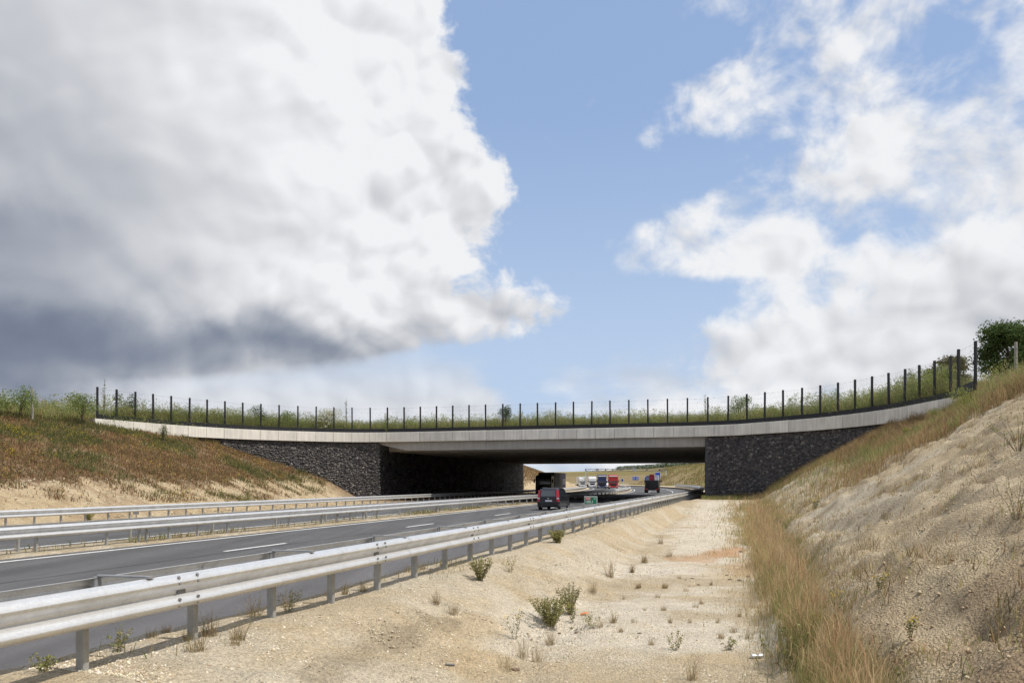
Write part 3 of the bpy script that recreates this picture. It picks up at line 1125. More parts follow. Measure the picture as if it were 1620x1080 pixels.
def stones(parent, t0, t1):
    cen, tg_, nn = [], [], []
    W, H = [], []
    z = -0.4
    while z < Z_FB - 0.08:
        h = random.uniform(0.10, 0.17)
        t = t0 + random.uniform(0, 0.2)
        while t < t1:
            w = random.uniform(0.11, 0.30)
            p, tg, nb = along(t + w / 2, 0.33)
            s, q = p.x * SA + p.y * CA, p.x * CA - p.y * SA
            if z > float(land(s, q, False)) - 0.7:
                cen.append((p.x, p.y, min(z + h / 2, Z_FB - 0.1))); tg_.append((tg.x, tg.y, 0)); nn.append((-nb.x, -nb.y, 0)); W.append(w * 1.15); H.append(h * random.uniform(1.0, 1.5))
            t += w
        z += h
    cen, tg_, nn = np.array(cen), np.array(tg_), np.array(nn)
    V, F, C = stone_mesh(cen, tg_, nn, np.array(W), np.array(H), rng.uniform(0.04, 0.11, len(cen)))
    me = np_mesh('stone_facing', V - np.array(OV0), F, C)
    o = link_mesh('stone_facing', me, M['stone'], over)
    tag(o, 'facing of small rough dark stones', kind='stuff')


def inner_stones():
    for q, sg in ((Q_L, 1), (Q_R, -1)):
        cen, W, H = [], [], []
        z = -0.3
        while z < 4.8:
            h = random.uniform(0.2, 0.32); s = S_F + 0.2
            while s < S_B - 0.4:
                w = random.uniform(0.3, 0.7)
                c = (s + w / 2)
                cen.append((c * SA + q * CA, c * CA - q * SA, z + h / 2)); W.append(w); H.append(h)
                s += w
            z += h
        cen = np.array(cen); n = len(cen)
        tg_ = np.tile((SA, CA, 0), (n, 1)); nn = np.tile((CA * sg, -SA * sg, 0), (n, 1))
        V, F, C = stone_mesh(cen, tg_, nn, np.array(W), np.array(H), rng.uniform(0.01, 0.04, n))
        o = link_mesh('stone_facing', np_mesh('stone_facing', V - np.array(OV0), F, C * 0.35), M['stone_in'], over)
        tag(o, 'facing of small rough dark stones', kind='stuff')


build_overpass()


# ------------------------------------------------------------------ fence on the deck edge
def build_fence():
    root = empty('boundary_fence', (*along(0, 0.4)[0], Z_TOP - 0.1))
    tag(root, 'black post and wire fence along the overpass edge', 'fence')
    o0 = Vector(root.location)
    step = LEN / 49.0
    ts = [0.55 + i * step for i in range(49)]
    pts = [(along(t, 0.42)[0], along(t)[1], Z_TOP - 0.12) for t in ts]
    # two posts more, where the fence climbs the right-hand bank
    for px, y, zb in ((1517, 42.2, 6.72), (1543, 40.4, 6.85)):
        pts.append((Vector(((px - 810) / FPX * y, y)), Vector((0.3, -0.95)), zb))
    pm = MB().box((0, 0, 1.31), (0.128, 0.128, 2.62), bev=0.01).mesh('post')
    pm.materials.append(M['black'])
    for p, tg, zb in pts:
        o = bpy.data.objects.new('post', pm); COL.objects.link(o); o.parent = root
        o.location = Vector((p.x, p.y, zb)) - o0
        o.rotation_euler = (R(random.uniform(-0.6, 0.6)), R(random.uniform(-0.6, 0.6)), math.atan2(tg.y, tg.x))
    for i in range(len(pts) - 1):
        (a, ta, za), (b, tb, zb) = pts[i], pts[i + 1]
        mb = MB()
        n = Vector((-(b - a).y, (b - a).x, 0)).normalized() * 0.02
        A, B = Vector((a.x, a.y, za)) - o0, Vector((b.x, b.y, zb)) - o0
        off = n * -3.4
        d = (B - A).normalized() * 0.012
        h = 0.50
        c = [A + off + n + d, B + off + n - d, B + off - n - d, A + off - n + d]
        mb.poly([p + Vector((0, 0, -0.05)) for p in c] + [p + Vector((0, 0, h)) for p in c], [(3, 2, 1, 0), (4, 5, 6, 7), (0, 1, 5, 4), (1, 2, 6, 5), (2, 3, 7, 6), (3, 0, 4, 7)])
        mb.build('kick_board', M['black'], root)
        wz = MB()
        for z, r in ((2.5, 0.005), (2.1, 0.003), (1.7, 0.003), (1.35, 0.003), (1.05, 0.003), (0.8, 0.003), (0.62, 0.003)):
            wz.bar(A + Vector((0, 0, z)), B + Vector((0, 0, z)), r, 3)
        for k in range(1, 12):
            p = A.lerp(B, k / 12)
            wz.bar(p + Vector((0, 0, 0.5)), p + Vector((0, 0, 2.5)), 0.0018, 3)
        wz.build('wire_mesh', M['galv_dark'], root)


build_fence()


# ================================================================== guardrails
WPROF = [(0.000, 0.316), (0.012, 0.318), (0.034, 0.310), (0.060, 0.292), (0.080, 0.266), (0.088, 0.248), (0.084, 0.232), (0.066, 0.212), (0.036, 0.186), (0.010, 0.162), (0.003, 0.148), (0.003, 0.132),
         (0.012, 0.122), (0.038, 0.112), (0.064, 0.092), (0.082, 0.066), (0.088, 0.048), (0.084, 0.032), (0.066, 0.014), (0.024, -0.010), (0.000, -0.014)]


def wbeam(root, o0, s0, s1, q, sg, zf, mat, step=2.0):
    """one length of W-section beam; sg = +1 has its waves toward +q"""
    n = max(2, int((s1 - s0) / step) + 1) if s1 > S_BEND else 2
    rings = []
    prof = [(d, h) for d, h in WPROF]
    back = [(d - 0.005, h) for d, h in reversed(WPROF)]
    for s in np.linspace(s0, s1, n):
        z0 = zf(s)
        ring = []
        for d, h in prof + back:
            ring.append(PT(s, q + sg * d, z0 + h) - o0)
        rings.append(ring)
    mb = MB().loft(rings, cap=False)
    ob = mb.build('beam', mat, root, True)
    ob.data.set_sharp_from_angle(angle=R(32))
    return ob


def guardrail(label, q, s0, s1, post_step, zbase, top, sides, post_q, strut=True, phase=0.0, plates=True, wide=0.16, extra=()):
    root = empty('guardrail', tuple(PT(max(s0, 2), q, zbase(max(s0, 2)))))
    tag(root, label, 'guardrail', 'motorway guardrails')
    o0 = Vector(root.location)
    zf = lambda s: zbase(s) + top - 0.31
    L = 4.0
    for sg, qq in sides:
        k = s0
        i = 0
        while k < s1:
            e = min(k + L + 0.15, s1 + 0.15)
            # lapped ends: every other length sits 5 mm proud
            wbeam(root, o0, k, e, qq + sg * (0.006 if i % 2 else 0.0), sg, zf, M['galv'])
            i += 1
            k += L
    # posts share one mesh
    pm = MB().box((0, 0, 0), (0.062, 0.10, 1.0), bev=0.012)
    pme = pm.mesh('post'); pme.materials.append(M['galv_post'])
    k = post_step * math.ceil(s0 / post_step) + phase
    n = 0
    ks = []
    while k < s1:
        ks.append(k); k += post_step
    ks += list(extra)
    for k in ks:
        if n >= 290: break
        z0 = zbase(k)
        h = top - 0.06
        o = bpy.data.objects.new('post', pme); COL.objects.link(o); o.parent = root
        o.scale = (1, 1, h + 0.5)
        o.location = PT(k, post_q, z0 + (h - 0.5) / 2) - o0
        o.rotation_euler = (R(random.uniform(-1, 1)), R(random.uniform(-1, 1)), -heading(k) + math.pi / 2)
        n += 1
    if strut:
        # flat spacer bars, set askew between the two beams
        k = strut
        m = 0
        while k < s1 and m < 60:
            mb = MB()
            a = PT(k + 0.03, sides[0][1] + 0.035, zf(k) + 0.332) - o0
            b = PT(k - 0.03, sides[1][1] - 0.02, zf(k) + 0.332) - o0
            d = (b - a)
            mb.box((a + b) / 2, (d.length, 0.04, 0.02), rz=math.atan2(d.y, d.x), bev=0.004)
            mb.box(a + Vector((0, 0, -0.002)), (0.07, 0.045, 0.022), rz=math.pi / 2 - heading(k))
            mb.box(b + Vector((0, 0, -0.07)), (0.10, 0.025, 0.13), rz=math.pi / 2 - heading(k))
            mb.build('spacer', M['galv_spacer'], root)
            k += 1.333 * 2 if k < 40 else 4.0
            m += 1
    if plates:
        # slotted splice plates and bolts in the valley of the near beam
        sg, qq = sides[0]
        k = strut if strut else s0
        m = 0
        while k < 60 and m < 40:
            c = PT(k + 0.45, qq + sg * 0.014, zf(k) + 0.142) - o0
            mb = MB().box(c, (0.11, 0.010, 0.042), rz=math.pi / 2 - heading(k))
            mb.build('splice_slot', M['galv_dark'], root)
            for dz in (0.285, 0.232, 0.085, 0.03):
                for ds in (0.35, 0.60):
                    dd = 0.079 if dz in (0.232, 0.085) else 0.066
                    c2 = PT(k + ds, qq + sg * dd, zf(k) + dz) - o0
                    c3 = PT(k + ds, qq + sg * (dd + 0.018), zf(k) + dz + (0.008 if dz > 0.2 else -0.004)) - o0
                    MB().bar(c2, c3, 0.016, 6).build('bolt', M['galv_dark'], root)
            k += 4.0
            m += 1
    return root


Z_EDGE = lambda s: 0.36 + 0.0 * s
guardrail('double sided steel guardrail nearest the camera beside the sandy ditch', -5.4, -1.0, 215, 1.3333, Z_EDGE, 0.75,
          [(1, -5.24), (-1, -5.72)], -5.42, strut=5.55, phase=-0.28)
guardrail('steel guardrail in the median on the near carriageway side', -18.75, 4.0, 230, 4.0, lambda s: 0.03 + 0 * s, 0.75,
          [(1, -18.70)], -18.80, strut=0, plates=False, extra=[18.4, 19.7, 21.0, 22.4, 30.6, 31.9, 33.2, 34.5])
guardrail('steel guardrail in the median on the far carriageway side', -19.5, 4.0, 230, 4.0, lambda s: 0.03 + 0 * s, 0.75,
          [(-1, -19.55)], -19.45, strut=0, plates=False)
guardrail('steel guardrail at the foot of the brown far embankment', -29.8, 4.0, 245, 1.3333, lambda s: 0.03 + 0 * s, 0.75,
          [(1, -29.75)], -29.86, strut=0, plates=False)


# ================================================================== signs
M['sign_green'] = mat_plain('sign_green', (0.010, 0.16, 0.085), 0.45, var=0.05)
M['sign_red'] = mat_plain('sign_red', (0.45, 0.02, 0.03), 0.45, var=0.05)
M['sign_blue'] = mat_plain('sign_blue', (0.012, 0.055, 0.33), 0.45, var=0.05)
M['white'] = mat_plain('white_paint', (0.78, 0.78, 0.77), 0.5, var=0.05)
M['sign_back'] = mat_plain('sign_back', (0.30, 0.31, 0.32), 0.5, metal=0.3)


def text_part(txt, size, mat, parent, loc, rz=0.0, sx=1.0):
    cu = bpy.data.curves.new('lettering', 'FONT')
    cu.body = txt; cu.size = size; cu.extrude = 0.001; cu.align_x = 'CENTER'; cu.align_y = 'CENTER'
    cu.materials.append(mat)
    tmp = bpy.data.objects.new('lettering_curve', cu); COL.objects.link(tmp)
    me = bpy.data.meshes.new_from_object(tmp.evaluated_get(bpy.context.evaluated_depsgraph_get()))
    bpy.data.objects.remove(tmp)
    o = bpy.data.objects.new('lettering', me); COL.objects.link(o)
    o.parent = parent; o.location = loc; o.rotation_euler = (R(90), 0, rz); o.scale = (sx, 1, 1)
    return o


def build_hecto():
    y = 31.0
    x = (934.5 - 810) / FPX * y
    root = empty('distance_marker', (x, y, 0.2), rz=-R(4))
    tag(root, 'small green motorway distance marker on the near guardrail', 'sign')
    zc = EYE - (791 - HOR) / FPX * y - 0.2
    MB().box((0, 0.02, zc - 0.45), (0.05, 0.03, 0.75)).build('post', M['galv_post'], root)
    mb = MB().box((0, 0, zc), (0.525, 0.018, 0.315), bev=0.006); mb.build('border', M['white'], root)
    MB().box((0, -0.011, zc), (0.495, 0.006, 0.285)).build('panel', M['sign_green'], root)
    MB().box((-0.115, -0.016, zc + 0.068), (0.21, 0.006, 0.115)).build('number_field', M['sign_red'], root)
    text_part('A50', 0.115, M['white'], root, (-0.115, -0.021, zc + 0.068))
    text_part('Li', 0.10, M['white'], root, (0.165, -0.016, zc + 0.068))
    text_part('100,1', 0.145, M['white'], root, (-0.06, -0.016, zc - 0.065), sx=1.05)


build_hecto()


def build_left_marker():
    s, q = 31.5, -30.25
    c = PT(s, q, 0)
    z = EYE - (809 - HOR) / FPX * c.y
    root = empty('distance_marker', tuple(PT(s, q, 0.05)), rz=0.0)
    tag(root, 'small grey marker plate seen from behind at the far guardrail', 'sign')
    MB().box((0, 0, z / 2 - 0.1), (0.04, 0.04, z)).build('post', M['galv_post'], root)
    MB().box((0, -0.03, z - 0.05), (0.31, 0.02, 0.27), bev=0.005).build('panel', M['sign_back'], root)


build_left_marker()


# ================================================================== vehicles (built facing +y, origin on the road under the middle of the rear)
M['glass_rear'] = mat_glass('rear_glass_painted_reflection', (0.075, 0.085, 0.085))  # base colour lightened to imitate the reflection in the rear window
M['car_paint'] = mat_plain('anthracite_paint', (0.010, 0.012, 0.018), 0.28, var=0.05, coat=0.6, spec=0.5)
M['car_plastic'] = mat_plain('bumper_plastic', (0.022, 0.023, 0.025), 0.6)
M['tail_red'] = mat_plain('tail_light_red', (0.42, 0.012, 0.02), 0.2, var=0.1, spec=0.6)
M['lamp_clear'] = mat_plain('lamp_clear', (0.55, 0.55, 0.55), 0.15, var=0.1, spec=0.7)
M['plate'] = mat_plain('number_plate', (0.60, 0.61, 0.63), 0.5)
M['rim'] = mat_plain('wheel_rim', (0.32, 0.32, 0.33), 0.35, metal=0.6)
M['truck_black'] = mat_plain('black_truck_paint', (0.012, 0.012, 0.014), 0.4, var=0.15, coat=0.2)
M['truck_grey'] = mat_plain('grey_trailer_panel', (0.24, 0.225, 0.205), 0.6, var=0.12, nscale=3)
M['truck_blue'] = mat_plain('navy_truck_paint', (0.025, 0.04, 0.11), 0.35, coat=0.3)
M['truck_red'] = mat_plain('red_truck_paint', (0.40, 0.022, 0.022), 0.35, coat=0.3)
M['truck_white'] = mat_plain('white_truck_paint', (0.68, 0.68, 0.67), 0.4, coat=0.2)
M['violet'] = mat_plain('violet_panel', (0.14, 0.13, 0.30), 0.5)
M['chassis'] = mat_plain('chassis', (0.02, 0.02, 0.02), 0.8)
M['crate_red'] = mat_plain('red_crate', (0.34, 0.03, 0.05), 0.6)


def wheel(root, x, y, r, w, mat=None):
    n = 18
    sgn = 1 if x > 0 else -1
    e = empty('wheel', (x, y, r)); e.parent = root
    rings = []
    for d, rr in ((-w / 2, r * 0.62), (-w / 2, r * 0.93), (-w * 0.36, r), (w * 0.36, r), (w / 2, r * 0.93), (w / 2, r * 0.62), (w * 0.1, r * 0.6)):
        rings.append([(d * sgn, math.cos(2 * math.pi * k / n) * rr, math.sin(2 * math.pi * k / n) * rr) for k in range(n)])
    MB().loft(rings).build('tyre', M['rubber'], e)
    rings = []
    for d, rr in ((w * 0.1, r * 0.64), (w * 0.42, r * 0.61), (w * 0.30, r * 0.5), (w * 0.36, r * 0.16), (w * 0.42, r * 0.14)):
        rings.append([(d * sgn, math.cos(2 * math.pi * k / n) * rr, math.sin(2 * math.pi * k / n) * rr) for k in range(n)])
    MB().loft(rings).build('rim', M['rim'], e)
    return e


def place(root, s, q, back=False):
    p = PT(s, q, 0.002)
    root.location = p
    root.rotation_euler = (0, 0, -heading(s) + (math.pi if back else 0))


def build_car():
    root = empty('car')
    tag(root, 'small dark grey hatchback driving away on the near carriageway', 'car')
    # stations from rear (y=0) to nose: y, z bottom, z belt, z roof, half width at sill, belt, roof
    st = [(0.00, 0.34, 0.86, 0.90, 0.70, 0.73, 0.66), (0.06, 0.26, 0.88, 1.02, 0.76, 0.775, 0.70), (0.16, 0.22, 0.90, 1.36, 0.785, 0.79, 0.64), (0.30, 0.20, 0.90, 1.50, 0.79, 0.79, 0.62),
          (0.70, 0.20, 0.90, 1.545, 0.79, 0.79, 0.62), (1.5, 0.20, 0.89, 1.55, 0.79, 0.79, 0.62), (2.1, 0.20, 0.88, 1.50, 0.79, 0.785, 0.61), (2.45, 0.20, 0.88, 1.30, 0.785, 0.775, 0.62),
          (2.80, 0.20, 0.87, 1.00, 0.78, 0.76, 0.66), (3.20, 0.22, 0.78, 0.90, 0.76, 0.73, 0.62), (3.46, 0.28, 0.66, 0.76, 0.70, 0.66, 0.55), (3.54, 0.36, 0.56, 0.60, 0.60, 0.58, 0.5)]
    rings = []
    for y, zb, zm, zr, ws, wb, wr in st:
        zsh = zr - 0.06 * (zr - zm) - 0.015
        rings.append([(-ws + 0.05, y, zb), (ws - 0.05, y, zb), (ws, y, zb + 0.07), (wb + 0.005, y, (zb + zm) / 2 + 0.08), (wb, y, zm), (wr + 0.02, y, zsh), (wr - 0.08, y, zr), (-wr + 0.08, y, zr), (-wr - 0.02, y, zsh), (-wb, y, zm), (-wb - 0.005, y, (zb + zm) / 2 + 0.08), (-ws, y, zb + 0.07)])
    body = MB().loft(rings).build('body', M['car_paint'], root)
    # rear bumper
    b = MB().loft([[(-0.72, -0.07, 0.30), (0.72, -0.07, 0.30), (0.74, -0.08, 0.56), (-0.74, -0.08, 0.56)], [(-0.80, 0.10, 0.26), (0.80, 0.10, 0.26), (0.81, 0.10, 0.60), (-0.81, 0.10, 0.60)]])
    bump = b.build('rear_bumper', M['car_plastic'], root)
    # tailgate with its window, badge, plate
    gate = MB().box((0, -0.012, 0.76), (1.10, 0.03, 0.32), bev=0.01).build('tailgate', M['car_paint'], root)
    MB().poly([(-0.53, -0.010, 0.965), (0.53, -0.010, 0.965), (0.47, 0.095, 1.365), (-0.47, 0.095, 1.365), (-0.53, 0.07, 0.965), (0.53, 0.07, 0.965), (0.47, 0.19, 1.365), (-0.47, 0.19, 1.365)],
              [(0, 1, 2, 3), (7, 6, 5, 4), (0, 4, 5, 1), (1, 5, 6, 2), (2, 6, 7, 3), (3, 7, 4, 0)]).build('rear_window', M['glass_rear'], gate)
    MB().box((0.02, -0.032, 0.66), (0.52, 0.012, 0.11)).build('number_plate', M['plate'], gate)
    MB().box((-0.22, -0.034, 0.66), (0.05, 0.012, 0.108)).build('plate_band', M['sign_blue'], gate)
    MB().bar((0, -0.025, 0.83), (0, -0.036, 0.83), 0.04, 12).build('badge', M['lamp_clear'], gate)
    for sg in (-1, 1):
        MB().poly([(sg * 0.60, -0.045, 0.62), (sg * 0.795, 0.005, 0.62), (sg * 0.72, 0.10, 1.40), (sg * 0.55, 0.06, 1.40), (sg * 0.62, 0.10, 0.62), (sg * 0.79, 0.12, 0.62), (sg * 0.71, 0.22, 1.38), (sg * 0.58, 0.2, 1.38)],
                  [(0, 1, 2, 3), (7, 6, 5, 4), (0, 4, 5, 1), (1, 5, 6, 2), (2, 6, 7, 3), (3, 7, 4, 0)]).build('tail_light', M['tail_red'], root)
        MB().box((sg * 0.69, -0.035, 0.82), (0.15, 0.04, 0.10), bev=0.01).build('indicator_lamp', M['lamp_clear'], root)
        # side windows
        for y0, y1, y2, y3 in ((0.34, 0.98, 1.0, 0.46), (1.06, 1.75, 1.72, 1.08), (1.83, 2.52, 2.06, 1.8)):
            x0, x1 = sg * 0.796, sg * 0.655
            MB().poly([(x0, y0, 0.95), (x0, y1, 0.95), (x1, y2, 1.43), (x1, y3, 1.43), (x0 - sg * 0.03, y0, 0.95), (x0 - sg * 0.03, y1, 0.95), (x1 - sg * 0.03, y2, 1.43), (x1 - sg * 0.03, y3, 1.43)],
                      [(0, 1, 2, 3), (7, 6, 5, 4), (0, 4, 5, 1), (1, 5, 6, 2), (2, 6, 7, 3), (3, 7, 4, 0)]).build('side_window', M['glass'], root)
        MB().box((sg * 0.88, 2.25, 0.98), (0.14, 0.08, 0.13), bev=0.02).build('mirror', M['car_plastic'], root)
        MB().box((sg * 0.58, 1.15, 1.575), (0.035, 1.5, 0.035), bev=0.008).build('roof_rail', M['car_plastic'], root)
        MB().box((sg * 0.80, 1.6, 0.60), (0.02, 1.6, 0.07)).build('side_moulding', M['car_plastic'], root)
        wheel(root, sg * 0.70, 0.55, 0.29, 0.18)
        wheel(root, sg * 0.70, 2.85, 0.29, 0.18)
    MB().bar((-0.45, -0.08, 0.27), (-0.45, 0.2, 0.27), 0.03, 8).build('exhaust', M['rim'], root)
    place(root, 50.5, -13.3)


build_car()


def build_lorry(label, s, q, cab_mat, box_mat, H=3.8, W=2.5, length=11.0, low=False, blue_panel=False, visor=None, cab_h=3.2):
    """oncoming lorry: front of the cab at local y=0, body to +y"""
    root = empty('lorry')
    tag(root, label, 'truck', 'trucks coming up the far carriageway')
    h = W / 2
    rings = []
    for y, ins, z0, z1 in ((0.0, 0.10, 0.45, cab_h - 0.45), (0.10, 0.02, 0.35, cab_h - 0.25), (0.45, 0.0, 0.35, cab_h), (1.9, 0.0, 0.5, cab_h)):
        w = h - ins
        rings.append([(-w, y, z0), (w, y, z0), (w, y, z1 - 0.15), (w - 0.12, y, z1), (-w + 0.12, y, z1), (-w, y, z1 - 0.15)])
    cab = MB().loft(rings).build('cab', cab_mat, root)
    MB().poly([(-h + 0.14, 0.01, 1.62), (h - 0.14, 0.01, 1.62), (h - 0.16, 0.05, min(2.5, cab_h - 0.4)), (-h + 0.16, 0.05, min(2.5, cab_h - 0.4)), (-h + 0.14, 0.2, 1.62), (h - 0.14, 0.2, 1.62), (h - 0.16, 0.2, min(2.5, cab_h - 0.4)), (-h + 0.16, 0.2, min(2.5, cab_h - 0.4))],
              [(0, 1, 2, 3), (7, 6, 5, 4), (0, 4, 5, 1), (1, 5, 6, 2), (2, 6, 7, 3), (3, 7, 4, 0)]).build('windscreen', M['glass'], cab).location.y = -0.03
    MB().box((0, -0.02, 1.10), (W * 0.62, 0.06, 0.62), bev=0.02).build('grille', M['chassis'], cab)
    MB().box((0, -0.03, 0.52), (W - 0.06, 0.16, 0.42), bev=0.03).build('bumper', cab_mat, cab)
    for sg in (-1, 1):
        MB().box((sg * (h - 0.30), -0.10, 0.60), (0.34, 0.06, 0.20), bev=0.02).build('headlight', M['lamp_clear'], cab)
        m = MB().box((sg * (h + 0.16), 0.12, 2.05), (0.20, 0.12, 0.55), bev=0.02)
        m.bar((sg * (h - 0.05), 0.2, 2.25), (sg * (h + 0.16), 0.12, 2.25), 0.025, 6)
        m.build('mirror', M['chassis'], cab)
        MB().box((sg * (h + 0.003), 0.95, 1.95), (0.02, 0.75, 0.62)).build('side_window', M['glass'], cab)
    if visor:
        MB().box((0, -0.03, cab_h - 0.32), (W - 0.3, 0.06, 0.26), bev=0.01).build('sun_visor', visor, cab)
    MB().box((0, length / 2 + 0.4, 0.78), (0.9, length - 0.6, 0.24)).build('chassis', M['chassis'], root)
    bx = MB().box((0, 2.1 + (length - 2.1) / 2, (H + 1.0) / 2), (W + 0.04, length - 2.1, H - 1.0), bev=0.03).build('cargo_box', box_mat, root)
    sgn = 1
    if blue_panel:
        x = h + 0.028              # the side that faces the median
        MB().box((x, 2.1 + 2.3, (H + 1.0) / 2), (0.012, 4.2, H - 1.25)).build('side_panel', M['truck_grey'], bx)
        MB().box((x, length - 2.2, (H + 1.0) / 2), (0.012, 3.6, H - 1.25)).build('side_panel', M['violet'], bx)
        MB().box((x + 0.012, length - 1.7, H * 0.60), (0.012, 2.2, 0.85)).build('white_panel', M['white'], bx)
        for k in range(6):
            MB().box((x + 0.010, 2.5 + k * 0.75, (H + 1.0) / 2), (0.03, 0.05, H - 1.2)).build('rib', M['chassis'], bx)
    for y in (1.05, length - 3.2, length - 1.9):
        for sg in (-1, 1):
            wheel(root, sg * (h - 0.17), y, 0.48, 0.32)
    p = PT(s, q, 0.002)
    root.location = p
    root.rotation_euler = (0, 0, -heading(s))
    return root


# a lorry whose front is at local y=0 and whose body runs to +y faces the viewer when set down along the road
build_lorry('black box truck with grey and violet side coming out from under the overpass', 106.0, -27.5, M['truck_black'], M['truck_black'], H=3.3, W=2.35, length=11.0, blue_panel=True, cab_h=2.9)
build_lorry('red truck, the nearest of the queue beyond the overpass', 205.0, -22.6, M['truck_red'], M['truck_red'], H=3.75, W=2.5, length=12, visor=M['truck_white'], cab_h=3.7)
build_lorry('dark blue truck beside the red truck beyond the overpass', 219.0, -25.4, M['truck_blue'], M['truck_blue'], H=3.9, W=2.5, length=12, visor=M['white'], cab_h=3.8)
build_lorry('white truck with pale cab behind the dark blue truck', 262.0, -26.4, M['truck_white'], M['truck_white'], H=3.7, W=2.5, length=11, cab_h=3.4)
build_lorry('white truck, farthest of the queue beyond the overpass', 300.0, -26.6, M['truck_white'], M['truck_white'], H=3.8, W=2.5, length=11, cab_h=3.4)


def build_flatbed():
    root = empty('flatbed_truck')
    tag(root, 'black tipper truck loaded with red and pale crates driving away', 'truck')
    W = 2.4; h = W / 2
    MB().box((0, 3.0, 0.78), (0.9, 6.4, 0.26)).build('chassis', M['chassis'], root)
    MB().loft([[(-h + 0.1, 0, 0.9), (h - 0.1, 0, 0.9), (h - 0.22, 0, 2.15), (-h + 0.22, 0, 2.15)], [(-h, 0.15, 0.9), (h, 0.15, 0.9), (h - 0.12, 0.15, 2.2), (-h + 0.12, 0.15, 2.2)], [(-h, 4.2, 0.9), (h, 4.2, 0.9), (h - 0.1, 4.2, 2.2), (-h + 0.1, 4.2, 2.2)]]).build('loading_bed', M['truck_black'], root)
    MB().box((0, -0.03, 0.62), (W - 0.1, 0.12, 0.28), bev=0.02).build('rear_bumper', M['chassis'], root)
    for sg in (-1, 1):
        MB().box((sg * 0.9, -0.10, 0.68), (0.36, 0.05, 0.14), bev=0.01).build('tail_light', M['tail_red'], root)
        MB().box((sg * (h + 0.20), 5.2, 1.95), (0.20, 0.14, 0.5), bev=0.02).build('mirror', M['chassis'], root)
        MB().box((sg * (h - 0.18), -0.02, 0.45), (0.42, 0.04, 0.5)).build('mud_flap', M['rubber'], root)
        for y in (0.9, 2.1, 5.4):
            wheel(root, sg * (h - 0.18), y, 0.48, 0.34)
    MB().box((0, 5.3, 1.55), (W, 1.8, 2.1), bev=0.12).build('cab', M['truck_black'], root)
    MB().box((0, 4.385, 2.1), (W - 0.6, 0.02, 0.6)).build('rear_window', M['glass'], root)
    place(root, 131.0, -13.6)
    for x, w, hh, mat, lab in ((-0.72, 0.55, 0.75, M['sign_back'], 'pale grey crate riding on the black truck, leftmost'), (-0.05, 0.75, 0.95, M['crate_red'], 'red crate riding on the black truck'), (0.78, 0.75, 0.80, M['truck_white'], 'pale crate riding on the black truck, rightmost')):
        c = empty('crate', (0, 0, 0))
        tag(c, lab, 'crate', 'crates on the black truck')
        p = PT(131.0, -13.6, 0); hd = heading(131.0)
        ox, oy = x, 1.3
        c.location = (p.x + ox * math.cos(-hd) - oy * math.sin(-hd), p.y + ox * math.sin(-hd) + oy * math.cos(-hd), 2.16)
        c.rotation_euler = (0, 0, -hd)
        MB().box((0, 0, hh / 2), (w, 1.2, hh), bev=0.03).build('body', mat, c)
        MB().box((0, 0, hh + 0.04), (w + 0.06, 1.26, 0.07), bev=0.01).build('lid', mat, c)
        for k in (-1, 1):
            MB().box((k * w * 0.3, -0.615, hh / 2), (0.05, 0.03, hh - 0.06)).build('rib', mat, c)


build_flatbed()


def build_van():
    root = empty('van')
    tag(root, 'white van half hidden between the blue and the red truck', 'van', 'trucks coming up the far carriageway')
    rings = []
    for y, z1, w in ((0, 0.95, 0.85), (0.25, 1.1, 0.95), (0.9, 1.35, 0.98), (1.6, 2.35, 0.93), (2.0, 2.5, 0.92), (5.0, 2.5, 0.92), (5.1, 2.4, 0.9)):
        rings.append([(-w, y, 0.35), (w, y, 0.35), (w, y, min(1.2, z1 - 0.1)), (w - 0.08, y, z1), (-w + 0.08, y, z1), (-w, y, min(1.2, z1 - 0.1))])
    MB().loft(rings).build('body', M['truck_white'], root)
    MB().poly([(-0.82, 0.95, 1.42), (0.82, 0.95, 1.42), (0.76, 1.52, 2.25), (-0.76, 1.52, 2.25), (-0.82, 1.2, 1.42), (0.82, 1.2, 1.42), (0.76, 1.7, 2.25), (-0.76, 1.7, 2.25)],
              [(0, 1, 2, 3), (7, 6, 5, 4), (0, 4, 5, 1), (1, 5, 6, 2), (2, 6, 7, 3), (3, 7, 4, 0)]).build('windscreen', M['glass'], root).location.y = -0.03
    for sg in (-1, 1):
        MB().box((sg * 0.66, 0.02, 0.85), (0.3, 0.1, 0.18), bev=0.02).build('headlight', M['lamp_clear'], root)
        for y in (0.9, 4.1):
            wheel(root, sg * 0.84, y, 0.34, 0.22)
    place(root, 246.0, -23.3)


build_van()


